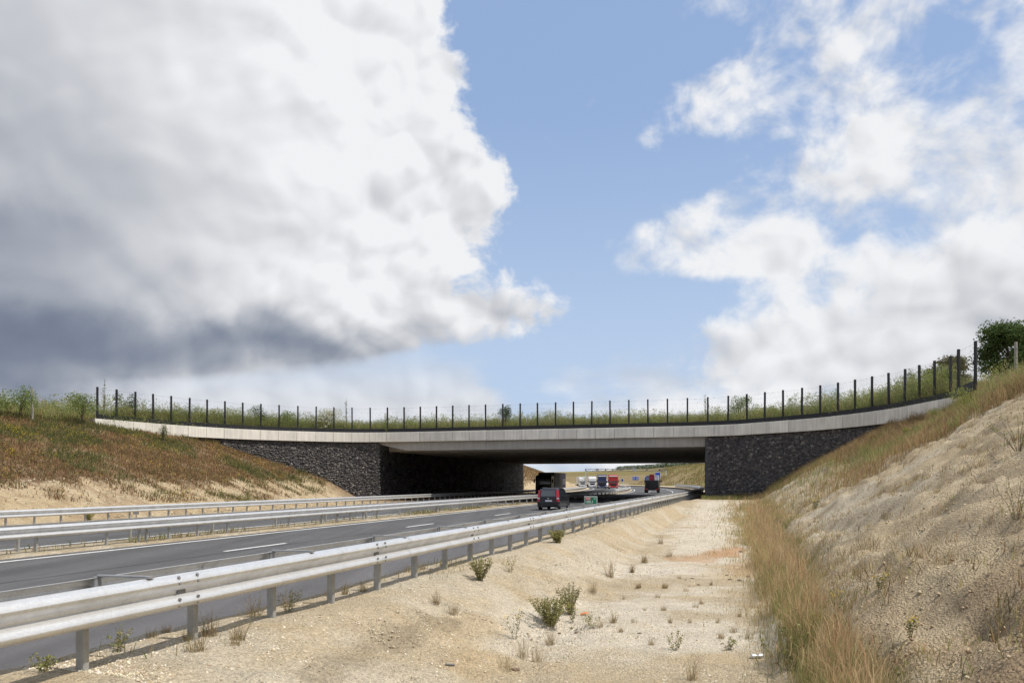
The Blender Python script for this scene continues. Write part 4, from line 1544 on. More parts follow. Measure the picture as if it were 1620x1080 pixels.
# ================================================================== gantry and signs beyond the overpass
def build_gantry():
    s = 300.0
    root = empty('sign_gantry', tuple(PT(s, -20, 0)), rz=-heading(s))
    tag(root, 'grey steel lattice gantry across the motorway in the distance', 'gantry')
    xl, xr = -5.4, 25.8
    for x in (xl, xr):
        MB().box((x, 0, 3.2), (0.35, 0.35, 6.4), bev=0.03).build('leg', M['galv'], root)
        MB().box((x, 0, 6.5), (0.5, 0.5, 0.5), bev=0.03).build('leg_head', M['galv_dark'], root)
    for z in (5.9, 6.75):
        for y in (-0.4, 0.4):
            MB().box(((xl + xr) / 2, y, z), (xr - xl, 0.17, 0.17)).build('chord', M['galv_dark'], root)
    n = 14
    for k in range(n):
        x0 = xl + (xr - xl) * k / n; x1 = xl + (xr - xl) * (k + 1) / n
        MB().bar((x0, -0.4, 5.9), (x1, -0.4, 6.75), 0.06, 5).build('diagonal', M['galv_dark'], root)
    for x, w, h in ((-1.0, 1.2, 1.1), (13.4, 1.3, 1.2), (2.2, 0.5, 0.4), (5.0, 0.5, 0.4), (8.0, 0.5, 0.4), (18.2, 0.5, 0.4), (23.2, 0.5, 0.4)):
        MB().box((x, -0.7, 6.4), (w, 0.3, h), bev=0.02).build('signal_box', M['chassis'] if w < 1 else M['sign_back'], root)


build_gantry()


def build_blue_sign(px, py, w, h, y, label, posts=True):
    x = (px - 810) / FPX * y
    zc = EYE + (HOR - py) / FPX * y
    s, q = SQ(x, y)
    zg = float(land(s, q, False)) if not (-29.5 < q < -6.7) else 0.0
    zg = min(zg, zc - h / 2 - 0.6)
    root = empty('direction_sign', (x, y, zg), rz=-R(4))
    tag(root, label, 'sign', 'blue road signs beyond the overpass')
    MB().box((0, 0, zc - zg), (w, 0.08, h), bev=0.02).build('border', M['white'], root)
    MB().box((0, -0.044, zc - zg), (w - 0.16, 0.02, h - 0.16)).build('panel', M['sign_blue'], root)
    n = 2 if w > 1.6 else 1
    for k in range(n):
        MB().box((0 if n == 1 else (k - 0.5) * w * 0.5, 0.10, (zc - zg) / 2 - 0.2), (0.10, 0.10, zc - zg + 0.5)).build('post', M['galv_post'], root)
    if w > 2.2:
        for k, (dx, dz, ww) in enumerate(((-w * 0.24, h * 0.18, w * 0.30), (-w * 0.24, -h * 0.12, w * 0.24), (w * 0.24, h * 0.18, w * 0.28), (w * 0.24, -h * 0.12, w * 0.32))):
            MB().box((dx, -0.06, zc - zg + dz), (ww, 0.012, h * 0.10)).build('legend_line', M['white'], root)
    return root


build_blue_sign(1005.5, 756.2, 2.9, 1.7, 330.0, 'wide blue direction sign in front of the far grassy slope')
build_blue_sign(1022.5, 756.5, 1.3, 1.5, 290.0, 'small blue sign just beside the crates of the black truck')
build_blue_sign(1040.5, 751.5, 1.9, 2.1, 260.0, 'blue sign standing above the crates of the black truck')
build_blue_sign(984.5, 759.0, 0.9, 1.1, 290.0, 'narrow blue sign beside the red truck')


def build_pole(px, ytop, y, label):
    x = (px - 810) / FPX * y
    zt = EYE + (HOR - ytop) / FPX * y
    s, q = SQ(x, y)
    zg = float(land(s, q, False))
    root = empty('lamp_post', (x, y, zg))
    tag(root, label, 'pole', 'thin poles behind the gantry')
    MB().bar((0, 0, -0.3), (0, 0, zt - zg), 0.13, 8, 0.08).build('shaft', M['galv_dark'], root)
    MB().box((0, 0, zt - zg + 0.35), (0.45, 0.45, 0.7), bev=0.05).build('head', M['chassis'], root)


build_pole(1045.5, 738.5, 320, 'thin dark pole with a box on top, left of the pair behind the gantry')
build_pole(1049.0, 738.0, 318, 'thin dark pole with a box on top, right of the pair behind the gantry')


# ================================================================== plants
def pal(rows):
    return np.array(rows, dtype=np.float64)


def blades_np(Pb, h, w, col, bend=0.5, lean_dir=None):
    """curved grass blades: 5 corners, 3 triangles each"""
    n = len(Pb)
    a = rng.uniform(0, 2 * np.pi, n) if lean_dir is None else lean_dir + rng.normal(0, 0.9, n)
    b = rng.uniform(0.05, 1.0, n) * bend
    f = rng.uniform(0, 2 * np.pi, n)
    side = np.stack([np.cos(f), np.sin(f), np.zeros(n)], -1) * (w / 2)[:, None]
    lean = np.stack([np.cos(a), np.sin(a), np.zeros(n)], -1)
    up = np.array([0, 0, 1.0])
    mid = Pb + up * (h * 0.55)[:, None] + lean * (h * b * 0.28)[:, None]
    tip = Pb + up * (h * (1 - 0.25 * b))[:, None] + lean * (h * b * 0.85)[:, None]
    V = np.stack([Pb - side, Pb + side, mid - side * 0.8, mid + side * 0.8, tip], 1)
    tri = np.array([[0, 1, 3], [0, 3, 2], [2, 3, 4]])
    F = (np.arange(n)[:, None, None] * 5 + tri[None]).reshape(-1, 3)
    return V.reshape(-1, 3), F, np.repeat(col, 5, 0)


def leaves_np(C, size, col, flat=0.4, aspect=0.5):
    """diamond leaves, random attitude (flat = how much they lie level)"""
    n = len(C)
    a = rng.uniform(0, 2 * np.pi, n)
    t = rng.normal(0, 1 - flat, n) * 1.1
    d = np.stack([np.cos(a) * np.cos(t), np.sin(a) * np.cos(t), np.sin(t)], -1)
    r = rng.normal(0, 1, (n, 3))
    s = np.cross(d, r); s /= np.maximum(np.linalg.norm(s, axis=1, keepdims=True), 1e-6)
    L = size[:, None]
    V = np.stack([C - d * L * 0.5, C + s * L * aspect * 0.5, C + d * L * 0.5, C - s * L * aspect * 0.5], 1)
    q = np.arange(n)[:, None] * 4
    F = np.concatenate([q + np.array([[0, 1, 2]]), q + np.array([[0, 2, 3]])], 0)
    return V.reshape(-1, 3), F, np.repeat(col, 4, 0)


def join_np(parts):
    V, F, C, b = [], [], [], 0
    for v, f, c in parts:
        V.append(v); F.append(f + b); C.append(c); b += len(v)
    return np.concatenate(V), np.concatenate(F), np.concatenate(C)


def stuff(name, parts, mat, label, cat=None):
    V, F, C = join_np(parts)
    o = link_mesh(name, np_mesh(name, V, F, C), mat)
    tag(o, label, cat, kind='stuff')
    return o


def pick(palette, n, jit=0.2, p=None):
    c = palette[rng.choice(len(palette), n, p=p)]
    return c * rng.uniform(1 - jit, 1 + jit, (n, 1)) * rng.uniform(0.94, 1.06, (n, 3))


GREEN = pal([[0.22, 0.26, 0.08], [0.28, 0.31, 0.09], [0.15, 0.19, 0.06], [0.33, 0.33, 0.12], [0.36, 0.30, 0.145], [0.24, 0.25, 0.13]])
DRY = pal([[0.36, 0.25, 0.125], [0.43, 0.32, 0.17], [0.30, 0.19, 0.10], [0.26, 0.21, 0.085], [0.38, 0.24, 0.15]])
RUSTY = pal([[0.22, 0.12, 0.062], [0.275, 0.16, 0.085], [0.20, 0.14, 0.065], [0.18, 0.165, 0.07], [0.36, 0.25, 0.135], [0.15, 0.155, 0.065]])
REDGRASS = np.array([1.12, 1.16, 1.2]) * pal([[0.44, 0.32, 0.155], [0.50, 0.39, 0.20], [0.40, 0.33, 0.13], [0.31, 0.28, 0.10], [0.47, 0.33, 0.18], [0.58, 0.48, 0.28]])
YEL = pal([[0.72, 0.52, 0.02], [0.65, 0.50, 0.05]])


def herb_bank(X, Y, Z, H, R_, nl, palette, leaf=(0.07, 0.16), p=None, up=0.0):
    """leafy herbs: each plant a loose column of leaves in its own tint"""
    n = len(X)
    tint = pick(palette, n, 0.22, p)
    idx = np.repeat(np.arange(n), nl)
    m = len(idx)
    u = rng.random(m) ** 1.15
    rr = R_[idx] * np.sqrt(rng.random(m)) * (1.25 - 0.95 * u ** 1.5)
    a = rng.uniform(0, 2 * np.pi, m)
    C = np.stack([X[idx] + rr * np.cos(a), Y[idx] + rr * np.sin(a), Z[idx] + 0.05 + u * H[idx]], -1)
    col = tint[idx] * rng.uniform(0.8, 1.2, (m, 1))
    return leaves_np(C, rng.uniform(leaf[0], leaf[1], m), col, 0.5 - up, 0.45)


def soil_z(x, y):
    """height of the soil on the deck"""
    s = x * SA + y * CA; q = x * CA - y * SA
    return s, q


# front edge in road coordinates, for points on the deck
_tt = np.linspace(0, LEN, 300)
_fr = np.array([along(t, 0.5)[0] for t in _tt])
_fs = _fr[:, 0] * SA + _fr[:, 1] * CA; _fq = _fr[:, 0] * CA - _fr[:, 1] * SA


def deck_points(n, depth, mn=0.3):
    """points behind the front edge: (X, Y, Z, t fraction, distance back)"""
    t = rng.uniform(0, 1, n) * LEN
    k = np.clip(np.searchsorted(_tt, t), 0, 299)
    s0, q = _fs[k], _fq[k] + rng.uniform(-0.2, 0.2, n)
    back = mn + rng.random(n) ** 1.3 * depth
    s = s0 + back
    u = back / np.maximum(2 * (92.8 - s0), 1)
    Z = 6.62 + 0.75 * np.sin(np.pi * np.clip(u, 0, 1)) ** 0.7
    return s * SA + q * CA, s * CA - q * SA, Z, t / LEN, back


def build_deck_plants():
    parts = []
    X, Y, Z, t, b = deck_points(5200, 13.0, 0.5)
    n1 = fbm(X, Y, 0.25, 3)
    right = sstep(t, 0.62, 0.8)
    H = (1.05 + 0.85 * sstep(n1, 0.3, 0.7)) * rng.uniform(0.7, 1.15, len(X)) + right * 0.35
    H = np.where(b < 1.0, H * 0.8, H)
    parts.append(herb_bank(X, Y, Z, H, rng.uniform(0.3, 0.7, len(X)), 85, GREEN, (0.05, 0.135), p=[.26, .2, .2, .14, .1, .1]))
    X, Y, Z, t, b = deck_points(70000, 10.0, 0.3)
    gc = pick(np.concatenate([GREEN, DRY[:2]]), len(X), 0.2, p=[.2, .2, .15, .15, .1, .06, .07, .07])
    parts.append(blades_np(np.stack([X, Y, Z], -1), rng.uniform(0.5, 1.75, len(X)), rng.uniform(0.012, 0.03, len(X)), gc, 0.7))
    stuff('deck_vegetation', parts, M['leaf'], 'green herbs and grass growing along the overpass behind the fence')


build_deck_plants()


def sq_points(n, s0, s1, q0, q1):
    s = rng.uniform(s0, s1, n); q = rng.uniform(q0, q1, n)
    return s, q


def build_upland_plants():
    # left upland edge
    parts = []
    s, q = sq_points(2400, 20, 64, -62, -49.2)
    X, Y = P(s, q); Z = land(s, q)
    n1 = fbm(X, Y, 0.22, 3)
    H = (0.6 + 1.5 * sstep(n1, 0.3, 0.7)) * rng.uniform(0.7, 1.2, len(X))
    parts.append(herb_bank(X, Y, Z, H, rng.uniform(0.3, 0.75, len(X)), 70, GREEN, (0.07, 0.17), p=[.22, .24, .14, .2, .14, .06]))
    s, q = sq_points(16000, 18, 64, -60, -48.6)
    X, Y = P(s, q); Z = land(s, q)
    parts.append(blades_np(np.stack([X, Y, Z], -1), rng.uniform(0.4, 1.3, len(X)), rng.uniform(0.015, 0.035, len(X)), pick(np.concatenate([GREEN, DRY[:2]]), len(X), 0.2), 0.6))
    stuff('upland_vegetation', parts, M['leaf'], 'tall green herbs and grass on the top of the far embankment')
    # right upland and crest
    parts = []
    s, q = sq_points(2600, 16, 66, 11.8, 26)
    keep = rng.random(len(s)) < sstep(q + rng.normal(0, 1.0, len(s)), 11.5, 14.5)
    s, q = s[keep], q[keep]
    X, Y = P(s, q); Z = land(s, q)
    n1 = fbm(X, Y, 0.25, 3)
    H = (0.4 + 1.0 * sstep(n1, 0.3, 0.7)) * rng.uniform(0.6, 1.15, len(X))
    parts.append(herb_bank(X, Y, Z, H, rng.uniform(0.28, 0.6, len(X)), 64, GREEN, (0.04, 0.11), p=[.24, .24, .14, .2, .12, .06]))
    s, q = sq_points(64000, 14, 66, 8.0, 22)
    keep = rng.random(len(s)) < sstep(q + (fbm(s, q, 0.4, 3) - 0.5) * 5 + sstep(s, 22, 40) * 2.2, 10.8, 13.4) * np.where(s < 24, 0.5, 1)
    s, q = s[keep], q[keep]
    X, Y = P(s, q); Z = land(s, q)
    parts.append(blades_np(np.stack([X, Y, Z], -1), rng.uniform(0.3, 1.15, len(X)), rng.uniform(0.010, 0.025, len(X)), pick(np.concatenate([GREEN, GREEN, DRY, DRY[:2]]), len(X), 0.2), 0.8))
    stuff('crest_vegetation', parts, M['leaf'], 'green and straw coloured grass along the crest of the near sandy slope')


build_upland_plants()


def wall_foot_q(s):
    """q of the right-hand wing wall at a given s (where it stands on the slope)"""
    k = _tt > T_R
    return np.interp(s, _fs[k][::-1], _fq[k][::-1])


def build_slope_grass():
    parts = []
    # straw grass in a band along the right-hand wing wall, down to the ditch
    n = 80000
    s = rng.uniform(34, 67.5, n)
    qw = wall_foot_q(s)
    q = qw + 0.25 - np.abs(rng.normal(0, 1.0, n)) * np.interp(s, [38, 52, 60, 66], [3.6, 3.4, 2.6, 1.2]) * 0.9
    keep = (q > -4.0) & (rng.random(n) < 0.35 + 0.65 * sstep(fbm(s, q, 0.7, 3), 0.36, 0.55)) & (s < 66.9)
    keep &= ~((s > 56) & (q > -3.4) & (q < 0.2) & (rng.random(n) < 0.6))
    s, q = s[keep], q[keep]
    X, Y = P(s, q); Z = land(s, q)
    cols = pick(DRY, len(s), 0.2, p=[.3, .28, .12, .2, .1])
    gr = rng.random(len(s)) < sstep(fbm(s + 9, q, 0.5, 3), 0.52, 0.66) * 0.8
    cols[gr] = pick(GREEN, gr.sum(), 0.2)
    parts.append(blades_np(np.stack([X, Y, Z - 0.02], -1), rng.uniform(0.2, 0.75, len(s)), rng.uniform(0.012, 0.028, len(s)), cols, 0.8))
    # green fringe at the foot of the wall
    n = 9000
    s = rng.uniform(62.5, 67.2, n); q = rng.uniform(-3.9, 3.5, n)
    keep = (q < wall_foot_q(s)) & (rng.random(n) < sstep(s, 62.5, 66.5))
    s, q = s[keep], q[keep]
    X, Y = P(s, q); Z = land(s, q)
    parts.append(blades_np(np.stack([X, Y, Z], -1), rng.uniform(0.15, 0.5, len(s)), rng.uniform(0.012, 0.03, len(s)), pick(np.concatenate([GREEN, DRY[:2]]), len(s), 0.2), 0.8))
    stuff('slope_grass', parts, M['grass'], 'straw coloured grass along the foot of the right wing wall')
    # thin dry grass on the bare right slope
    n = 26000
    s = 4 + 50 * rng.random(n) ** 1.4; q = rng.uniform(0.8, 12.5, n)
    keep = (rng.random(n) < sstep(fbm(s, q, 0.8, 4, 0.6), 0.53, 0.66) * 0.9 + 0.035)
    s, q = s[keep], q[keep]
    cl = rng.integers(2, 7, len(s))
    s = np.repeat(s, cl) + rng.normal(0, 0.05, cl.sum()); q = np.repeat(q, cl) + rng.normal(0, 0.05, cl.sum())
    X, Y = P(s, q); Z = land(s, q)
    c = pick(np.concatenate([DRY, GREEN[3:5], SOILS]), len(s), 0.25)
    stuff('dry_grass', [blades_np(np.stack([X, Y, Z - 0.01], -1), rng.uniform(0.05, 0.26, len(s)), rng.uniform(0.004, 0.012, len(s)), c, 1.3)], M['grass'], 'thin dry grass and roots scattered over the bare near slope')


SOILS = pal([[0.22, 0.17, 0.10], [0.16, 0.13, 0.075]])
build_slope_grass()


def build_ditch_grass():
    """tall reddish grass in a band along the toe of the near slope"""
    n = 72000
    s = 4.5 + 50.0 * rng.random(n) ** 1.75
    mid = np.interp(s, [4, 7, 10, 20, 35, 50, 57], [0.85, 0.78, 0.62, 0.5, 0.45, 0.3, -0.6]) + (fbm(s, s * 0 + 3, 0.5, 3) - 0.5) * 0.5
    wid = np.interp(s, [4, 7, 12, 20, 35, 50, 57], [0.20, 0.22, 0.28, 0.46, 0.72, 1.1, 2.0]) * (0.7 + 0.6 * fbm(s, s * 0 + 9, 0.7, 3))
    q = mid + rng.standard_t(3, n) * wid * 0.85
    d = fbm(s * 0.8, q * 1.6, 1.5, 4, 0.6)
    keep = (rng.random(n) < 0.06 + 0.94 * sstep(d, 0.45, 0.60)) & (np.abs(q - mid) < 5 * wid)
    
    s, q, mid, wid = s[keep], q[keep], mid[keep], wid[keep]
    X, Y = P(s, q); Z = land(s, q)
    core = np.exp(-((q - mid) / wid) ** 2 * 0.6)
    h = (0.14 + 0.46 * core) * rng.uniform(0.35, 1.3, len(s)) * (0.55 + 0.95 * fbm(s * 1.0, q * 1.5, 1.6, 3))
    cols = pick(REDGRASS, len(s), 0.2, p=[.22, .2, .14, .12, .16, .16])
    g = rng.random(len(s)) < sstep(fbm(s + 5, q, 0.9, 3) + np.where(s < 11, 0.13, 0), 0.5, 0.66) * 0.85
    cols[g] = pick(pal([[0.25, 0.25, 0.09], [0.31, 0.285, 0.11], [0.19, 0.20, 0.07]]), g.sum(), 0.2)
    w = rng.uniform(0.002, 0.0055, len(s)) * np.interp(s, [5, 15, 40], [1, 1.6, 3.6])
    a = blades_np(np.stack([X, Y, Z - 0.02], -1), h, w, cols, 0.75)
    # seed heads: thin feathery tips in a redder tint
    k = rng.random(len(s)) < 0.30
    S2 = np.stack([X[k], Y[k], Z[k] + h[k] * 0.75], -1) + rng.normal(0, 0.03, (k.sum(), 3))
    b = blades_np(S2, h[k] * 0.42, w[k] * 1.5, pick(pal([[0.47, 0.33, 0.185], [0.52, 0.40, 0.225], [0.42, 0.27, 0.15]]), k.sum(), 0.2), 0.9)
    stuff('ditch_grass', [a, b], M['grass'], 'band of tall reddish dry grass along the ditch')


build_ditch_grass()


def build_left_cover():
    """low rusty ground cover on the far embankment"""
    n = 150000
    s = rng.uniform(12, 70, n); q = rng.uniform(-49.2, -33.0, n)
    t = sstep(s, 38, 64)
    toe = -31.3 - 5.6 * t
    lim = toe - 4.3 + 1.4 * t
    dens = 0.06 + 0.55 * sstep(fbm(s + 70, q, 0.6, 3), 0.52, 0.62) + 0.94 * sstep(lim - q + (fbm(s, q, 0.9, 3) - 0.5) * 4, -0.5, 0.6)
    keep = (rng.random(n) < dens * (0.55 + 0.45 * sstep(fbm(s, q, 0.35, 4), 0.3, 0.5))) & (q < toe - 0.9)
    s, q = s[keep], q[keep]
    X, Y = P(s, q); Z = land(s, q)
    g = fbm(s + 3, q + 8, 0.28, 4, 0.55) + sstep(s, 45, 66) * 0.07 - 0.02
    cols = pick(RUSTY, len(s), 0.25, p=[.24, .22, .18, .12, .14, .10])
    gg = rng.random(len(s)) < sstep(g, 0.5, 0.62) * 0.85
    cols[gg] = pick(pal([[0.12, 0.14, 0.045], [0.16, 0.165, 0.055], [0.10, 0.115, 0.05], [0.20, 0.17, 0.07]]), gg.sum(), 0.2)
    h = rng.uniform(0.08, 0.34, len(s)) * np.where(gg, 1.35, 1)
    a = blades_np(np.stack([X, Y, Z - 0.02], -1), h, rng.uniform(0.02, 0.05, len(s)), cols, 1.1)
    k = rng.random(len(s)) < 0.35
    C = np.stack([X[k], Y[k], Z[k] + h[k] * 0.6], -1)
    b = leaves_np(C, rng.uniform(0.05, 0.13, k.sum()), cols[k], 0.3)
    fl = (rng.random(len(s)) < 0.012 + 0.05 * (fbm(s, q + 60, 0.5, 2) > 0.66))
    C = np.repeat(np.stack([X[fl], Y[fl], Z[fl] + 0.35], -1), 4, 0) + rng.normal(0, 0.10, (fl.sum() * 4, 3))
    c = leaves_np(C, rng.uniform(0.03, 0.06, len(C)), pick(YEL, len(C), 0.15), 0.6, 0.9)
    stuff('ground_cover', [a, b, c], M['leaf'], 'rusty brown and olive ground cover on the far embankment')
    # dark mat edges: raised lines of turf along the contour
    for q0, s0, s1 in ((-36.3, 16, 46), (-40.2, 40, 64), (-43.4, 24, 38), (-34.6, 22, 26)):
        pass


build_left_cover()


def build_verge_weeds():
    """median and rail-side weeds too small and many to count"""
    parts = []
    s = rng.uniform(5, 66, 9000); q = rng.uniform(-20.1, -18.45, 9000)
    keep = rng.random(9000) < 0.08 + 0.9 * sstep(fbm(s, q * 2, 0.5, 3), 0.52, 0.68)
    s, q = s[keep], q[keep]
    X, Y = P(s, q); Z = land(s, q)
    parts.append(blades_np(np.stack([X, Y, Z], -1), rng.uniform(0.05, 0.28, len(s)), rng.uniform(0.01, 0.03, len(s)), pick(np.concatenate([GREEN, DRY]), len(s), 0.2), 1.0))
    # rail side
    s = rng.uniform(4, 62, 5000); q = rng.uniform(-6.15, -4.9, 5000)
    keep = rng.random(5000) < 0.02 + 0.9 * sstep(fbm(s + 2, q, 0.9, 3), 0.58, 0.72)
    s, q = s[keep], q[keep]
    X, Y = P(s, q); Z = land(s, q)
    parts.append(blades_np(np.stack([X, Y, Z], -1), rng.uniform(0.05, 0.22, len(s)), rng.uniform(0.004, 0.012, len(s)), pick(np.concatenate([GREEN, DRY]), len(s), 0.2), 1.0))
    # far slopes beyond the overpass
    s = rng.uniform(120, 330, 26000); q = rng.uniform(-3, 22, 26000)
    keep = rng.random(26000) < 0.1 + 0.9 * sstep(fbm(s * 0.5, q, 0.3, 3) + q * 0.012, 0.42, 0.6)
    s, q = s[keep], q[keep]
    X, Y = P(s, q); Z = land(s, q)
    parts.append(blades_np(np.stack([X, Y, Z], -1), rng.uniform(0.3, 0.9, len(s)), rng.uniform(0.08, 0.2, len(s)), pick(np.concatenate([GREEN[:4], DRY]), len(s), 0.2), 0.9))
    s = rng.uniform(112, 300, 16000); q = rng.uniform(-50, -36, 16000)
    X, Y = P(s, q); Z = land(s, q)
    parts.append(blades_np(np.stack([X, Y, Z], -1), rng.uniform(0.2, 0.5, len(s)), rng.uniform(0.06, 0.14, len(s)), pick(np.concatenate([RUSTY, DRY]), len(s), 0.2), 0.9))
    stuff('verge_weeds', parts, M['grass'], 'sparse weeds on the median, verge and distant slopes')


build_verge_weeds()


# ------------------------------------------------------------------ loose stones
def build_gravel():
    V, F, C = [], [], []
    octa = np.array([[1, 0, 0], [0, 1, 0], [-1, 0, 0], [0, -1, 0], [0, 0, 0.8], [0, 0, -0.6]])
    tri = np.array([[0, 1, 4], [1, 2, 4], [2, 3, 4], [3, 0, 4], [1, 0, 5], [2, 1, 5], [3, 2, 5], [0, 3, 5]])
    def add(s, q, r, col, sink=0.15):
        n = len(s)
        X, Y = P(s, q); Z = land(s, q)
        a = rng.uniform(0, 2 * np.pi, n)
        k = octa[None] * rng.uniform(0.55, 1.25, (n, 6, 3)) * r[:, None, None]
        x = k[..., 0] * np.cos(a)[:, None] - k[..., 1] * np.sin(a)[:, None]
        y = k[..., 0] * np.sin(a)[:, None] + k[..., 1] * np.cos(a)[:, None]
        b = sum(len(v) for v in V)
        V.append(np.stack([x + X[:, None], y + Y[:, None], k[..., 2] + Z[:, None] - (r * sink)[:, None]], -1).reshape(-1, 3))
        F.append((np.arange(n)[:, None, None] * 6 + tri[None]).reshape(-1, 3) + b)
        C.append(np.repeat(col, 6, 0))
    # verge and bank
    n = 70000
    s = 5 + 40 * rng.random(n) ** 2.1; q = rng.uniform(-6.1, 0.3, n)
    d = fbm(s, q, 0.8, 4, 0.6)
    keep = rng.random(n) < 0.12 + 0.88 * sstep(d, 0.46, 0.60)
    s, q = s[keep], q[keep]
    add(s, q, 0.005 + 0.020 * rng.random(len(s)) ** 3, pick(pal([PALE, SAND, WHITE, GREYS, DAMP, PALE * 1.15]), len(s), 0.15))
    # clods and stones on the right slope
    n = 52000
    s = 3.5 + 46 * rng.random(n) ** 1.8; q = 0.7 + 12 * rng.random(n)
    keep = rng.random(n) < 0.25 + 0.75 * sstep(fbm(s + 8, q, 0.7, 4, 0.6), 0.42, 0.58)
    s, q = s[keep], q[keep]
    add(s, q, 0.005 + 0.030 * rng.random(len(s)) ** 3.6, pick(pal([GREYS, GREYS * 0.9, DAMP, GREYS * 1.1, SAND * 0.9, SOIL * 1.4]), len(s), 0.18))
    # foot of the far embankment
    n = 9000
    s = rng.uniform(12, 60, n); q = rng.uniform(-36.5, -31, n)
    add(s, q, 0.02 + 0.07 * rng.random(n) ** 3, pick(pal([SAND, PALE, GOLD, DAMP]), n, 0.2))
    Vn, Fn, Cn = np.concatenate(V), np.concatenate(F), np.concatenate(C)
    o = link_mesh('gravel', np_mesh('gravel', Vn, Fn, Cn), M['gravel'])
    tag(o, 'loose gravel and clods strewn over the sandy ground', kind='stuff')


def mat_pebble():
    m, nt, b = new_mat('gravel')
    at = nt.nodes.new('ShaderNodeAttribute'); at.attribute_name = 'Col'
    nt.links.new(at.outputs['Color'], b.inputs['Base Color'])
    b.inputs['Roughness'].default_value = 0.9
    b.inputs['Specular IOR Level'].default_value = 0.2
    return m


M['gravel'] = mat_pebble()
build_gravel()


# ================================================================== single plants
def ground_z(s, q):
    return float(land(s, q))


def tuft(name, label, group, s, q, n, h, w, spread, palette, bend=0.8, wmul=1.0, flowers=0):
    """one clump of grass"""
    a = rng.uniform(0, 2 * np.pi, n); r = spread * np.sqrt(rng.random(n))
    x, y = P(s, q)
    z = ground_z(s, q)
    B = np.stack([r * np.cos(a), r * np.sin(a), np.full(n, -0.015)], -1)
    hh = h * random.uniform(1.0, 1.6) * rng.uniform(0.25, 1.15, n) ** 1.2
    parts = [blades_np(B, hh, np.full(n, w * 0.62) * rng.uniform(0.6, 1.3, n), pick(palette, n, 0.2), bend)]
    o = link_mesh(name, np_mesh(name, *join_np(parts)), M['grass'])
    o.location = (float(x), float(y), z)
    tag(o, label, 'grass', group)
    return o


def weed(name, label, group, loc, h, rad, stems, nleaf, leaf, palette, flower=None, nfl=0, cat='weed', erect=0.25):
    """upright leafy plant: stems as one part, leaves as another"""
    root = empty(name, loc)
    tag(root, label, cat, group)
    st = MB(); C = []
    tips = []
    for i in range(stems):
        a = random.uniform(0, 2 * math.pi); l = h * random.uniform(0.6, 1.0)
        d = Vector((math.cos(a), math.sin(a), 0)) * rad * random.uniform(0.2, 1.0)
        b0 = d * 0.15
        pts = [b0 + Vector((0, 0, -0.03)), b0 + d * 0.35 + Vector((0, 0, l * 0.4)), b0 + d * 0.85 + Vector((0, 0, l * 0.75)), b0 + d + Vector((0, 0, l))]
        r0 = max(0.0015, h * 0.006)
        st.tube(pts, [r0, r0 * 0.8, r0 * 0.6, r0 * 0.4], 4)
        tips.append(pts[-1])
        for k in range(nleaf):
            t = random.uniform(0.12, 1.0) * 2.999
            j = int(t); p = pts[j].lerp(pts[j + 1], t - j)
            C.append(p + Vector((random.gauss(0, 1), random.gauss(0, 1), random.gauss(0, 0.5))) * leaf * 0.55)
    st.build('stem', M['stem'], root)
    C = np.array([tuple(c) for c in C])
    V, F, Cc = leaves_np(C, rng.uniform(leaf * 0.6, leaf * 1.25, len(C)), pick(palette, len(C), 0.22), 0.35, 0.55)
    link_mesh('leaves', np_mesh('leaves', V, F, Cc), M['leaf'], root)
    if flower is not None:
        T = np.array([tuple(t) for t in tips])[:max(1, nfl)]
        Fc = np.repeat(T, 10, 0) + rng.normal(0, leaf * 0.7, (len(T) * 10, 3)) * np.array([1, 1, 0.4])
        V, F, Cc = leaves_np(Fc, rng.uniform(leaf * 0.35, leaf * 0.6, len(Fc)), pick(flower, len(Fc), 0.1), 0.7, 0.9)
        link_mesh('flowers', np_mesh('flowers', V, F, Cc), M['leaf'], root)['kind'] = 'stuff'
    return root


WEEDG = pal([[0.13, 0.17, 0.055], [0.18, 0.215, 0.07], [0.10, 0.135, 0.045], [0.23, 0.24, 0.10]])
LIME = pal([[0.25, 0.26, 0.085], [0.31, 0.32, 0.11], [0.19, 0.21, 0.07], [0.36, 0.33, 0.15], [0.28, 0.20, 0.10]])
OLIVE = pal([[0.22, 0.20, 0.09], [0.28, 0.24, 0.11], [0.17, 0.16, 0.07], [0.36, 0.28, 0.16]])


def at_pix(px, py):
    s, q = seen_at(px, py)
    return s, q, on_land(s, q)


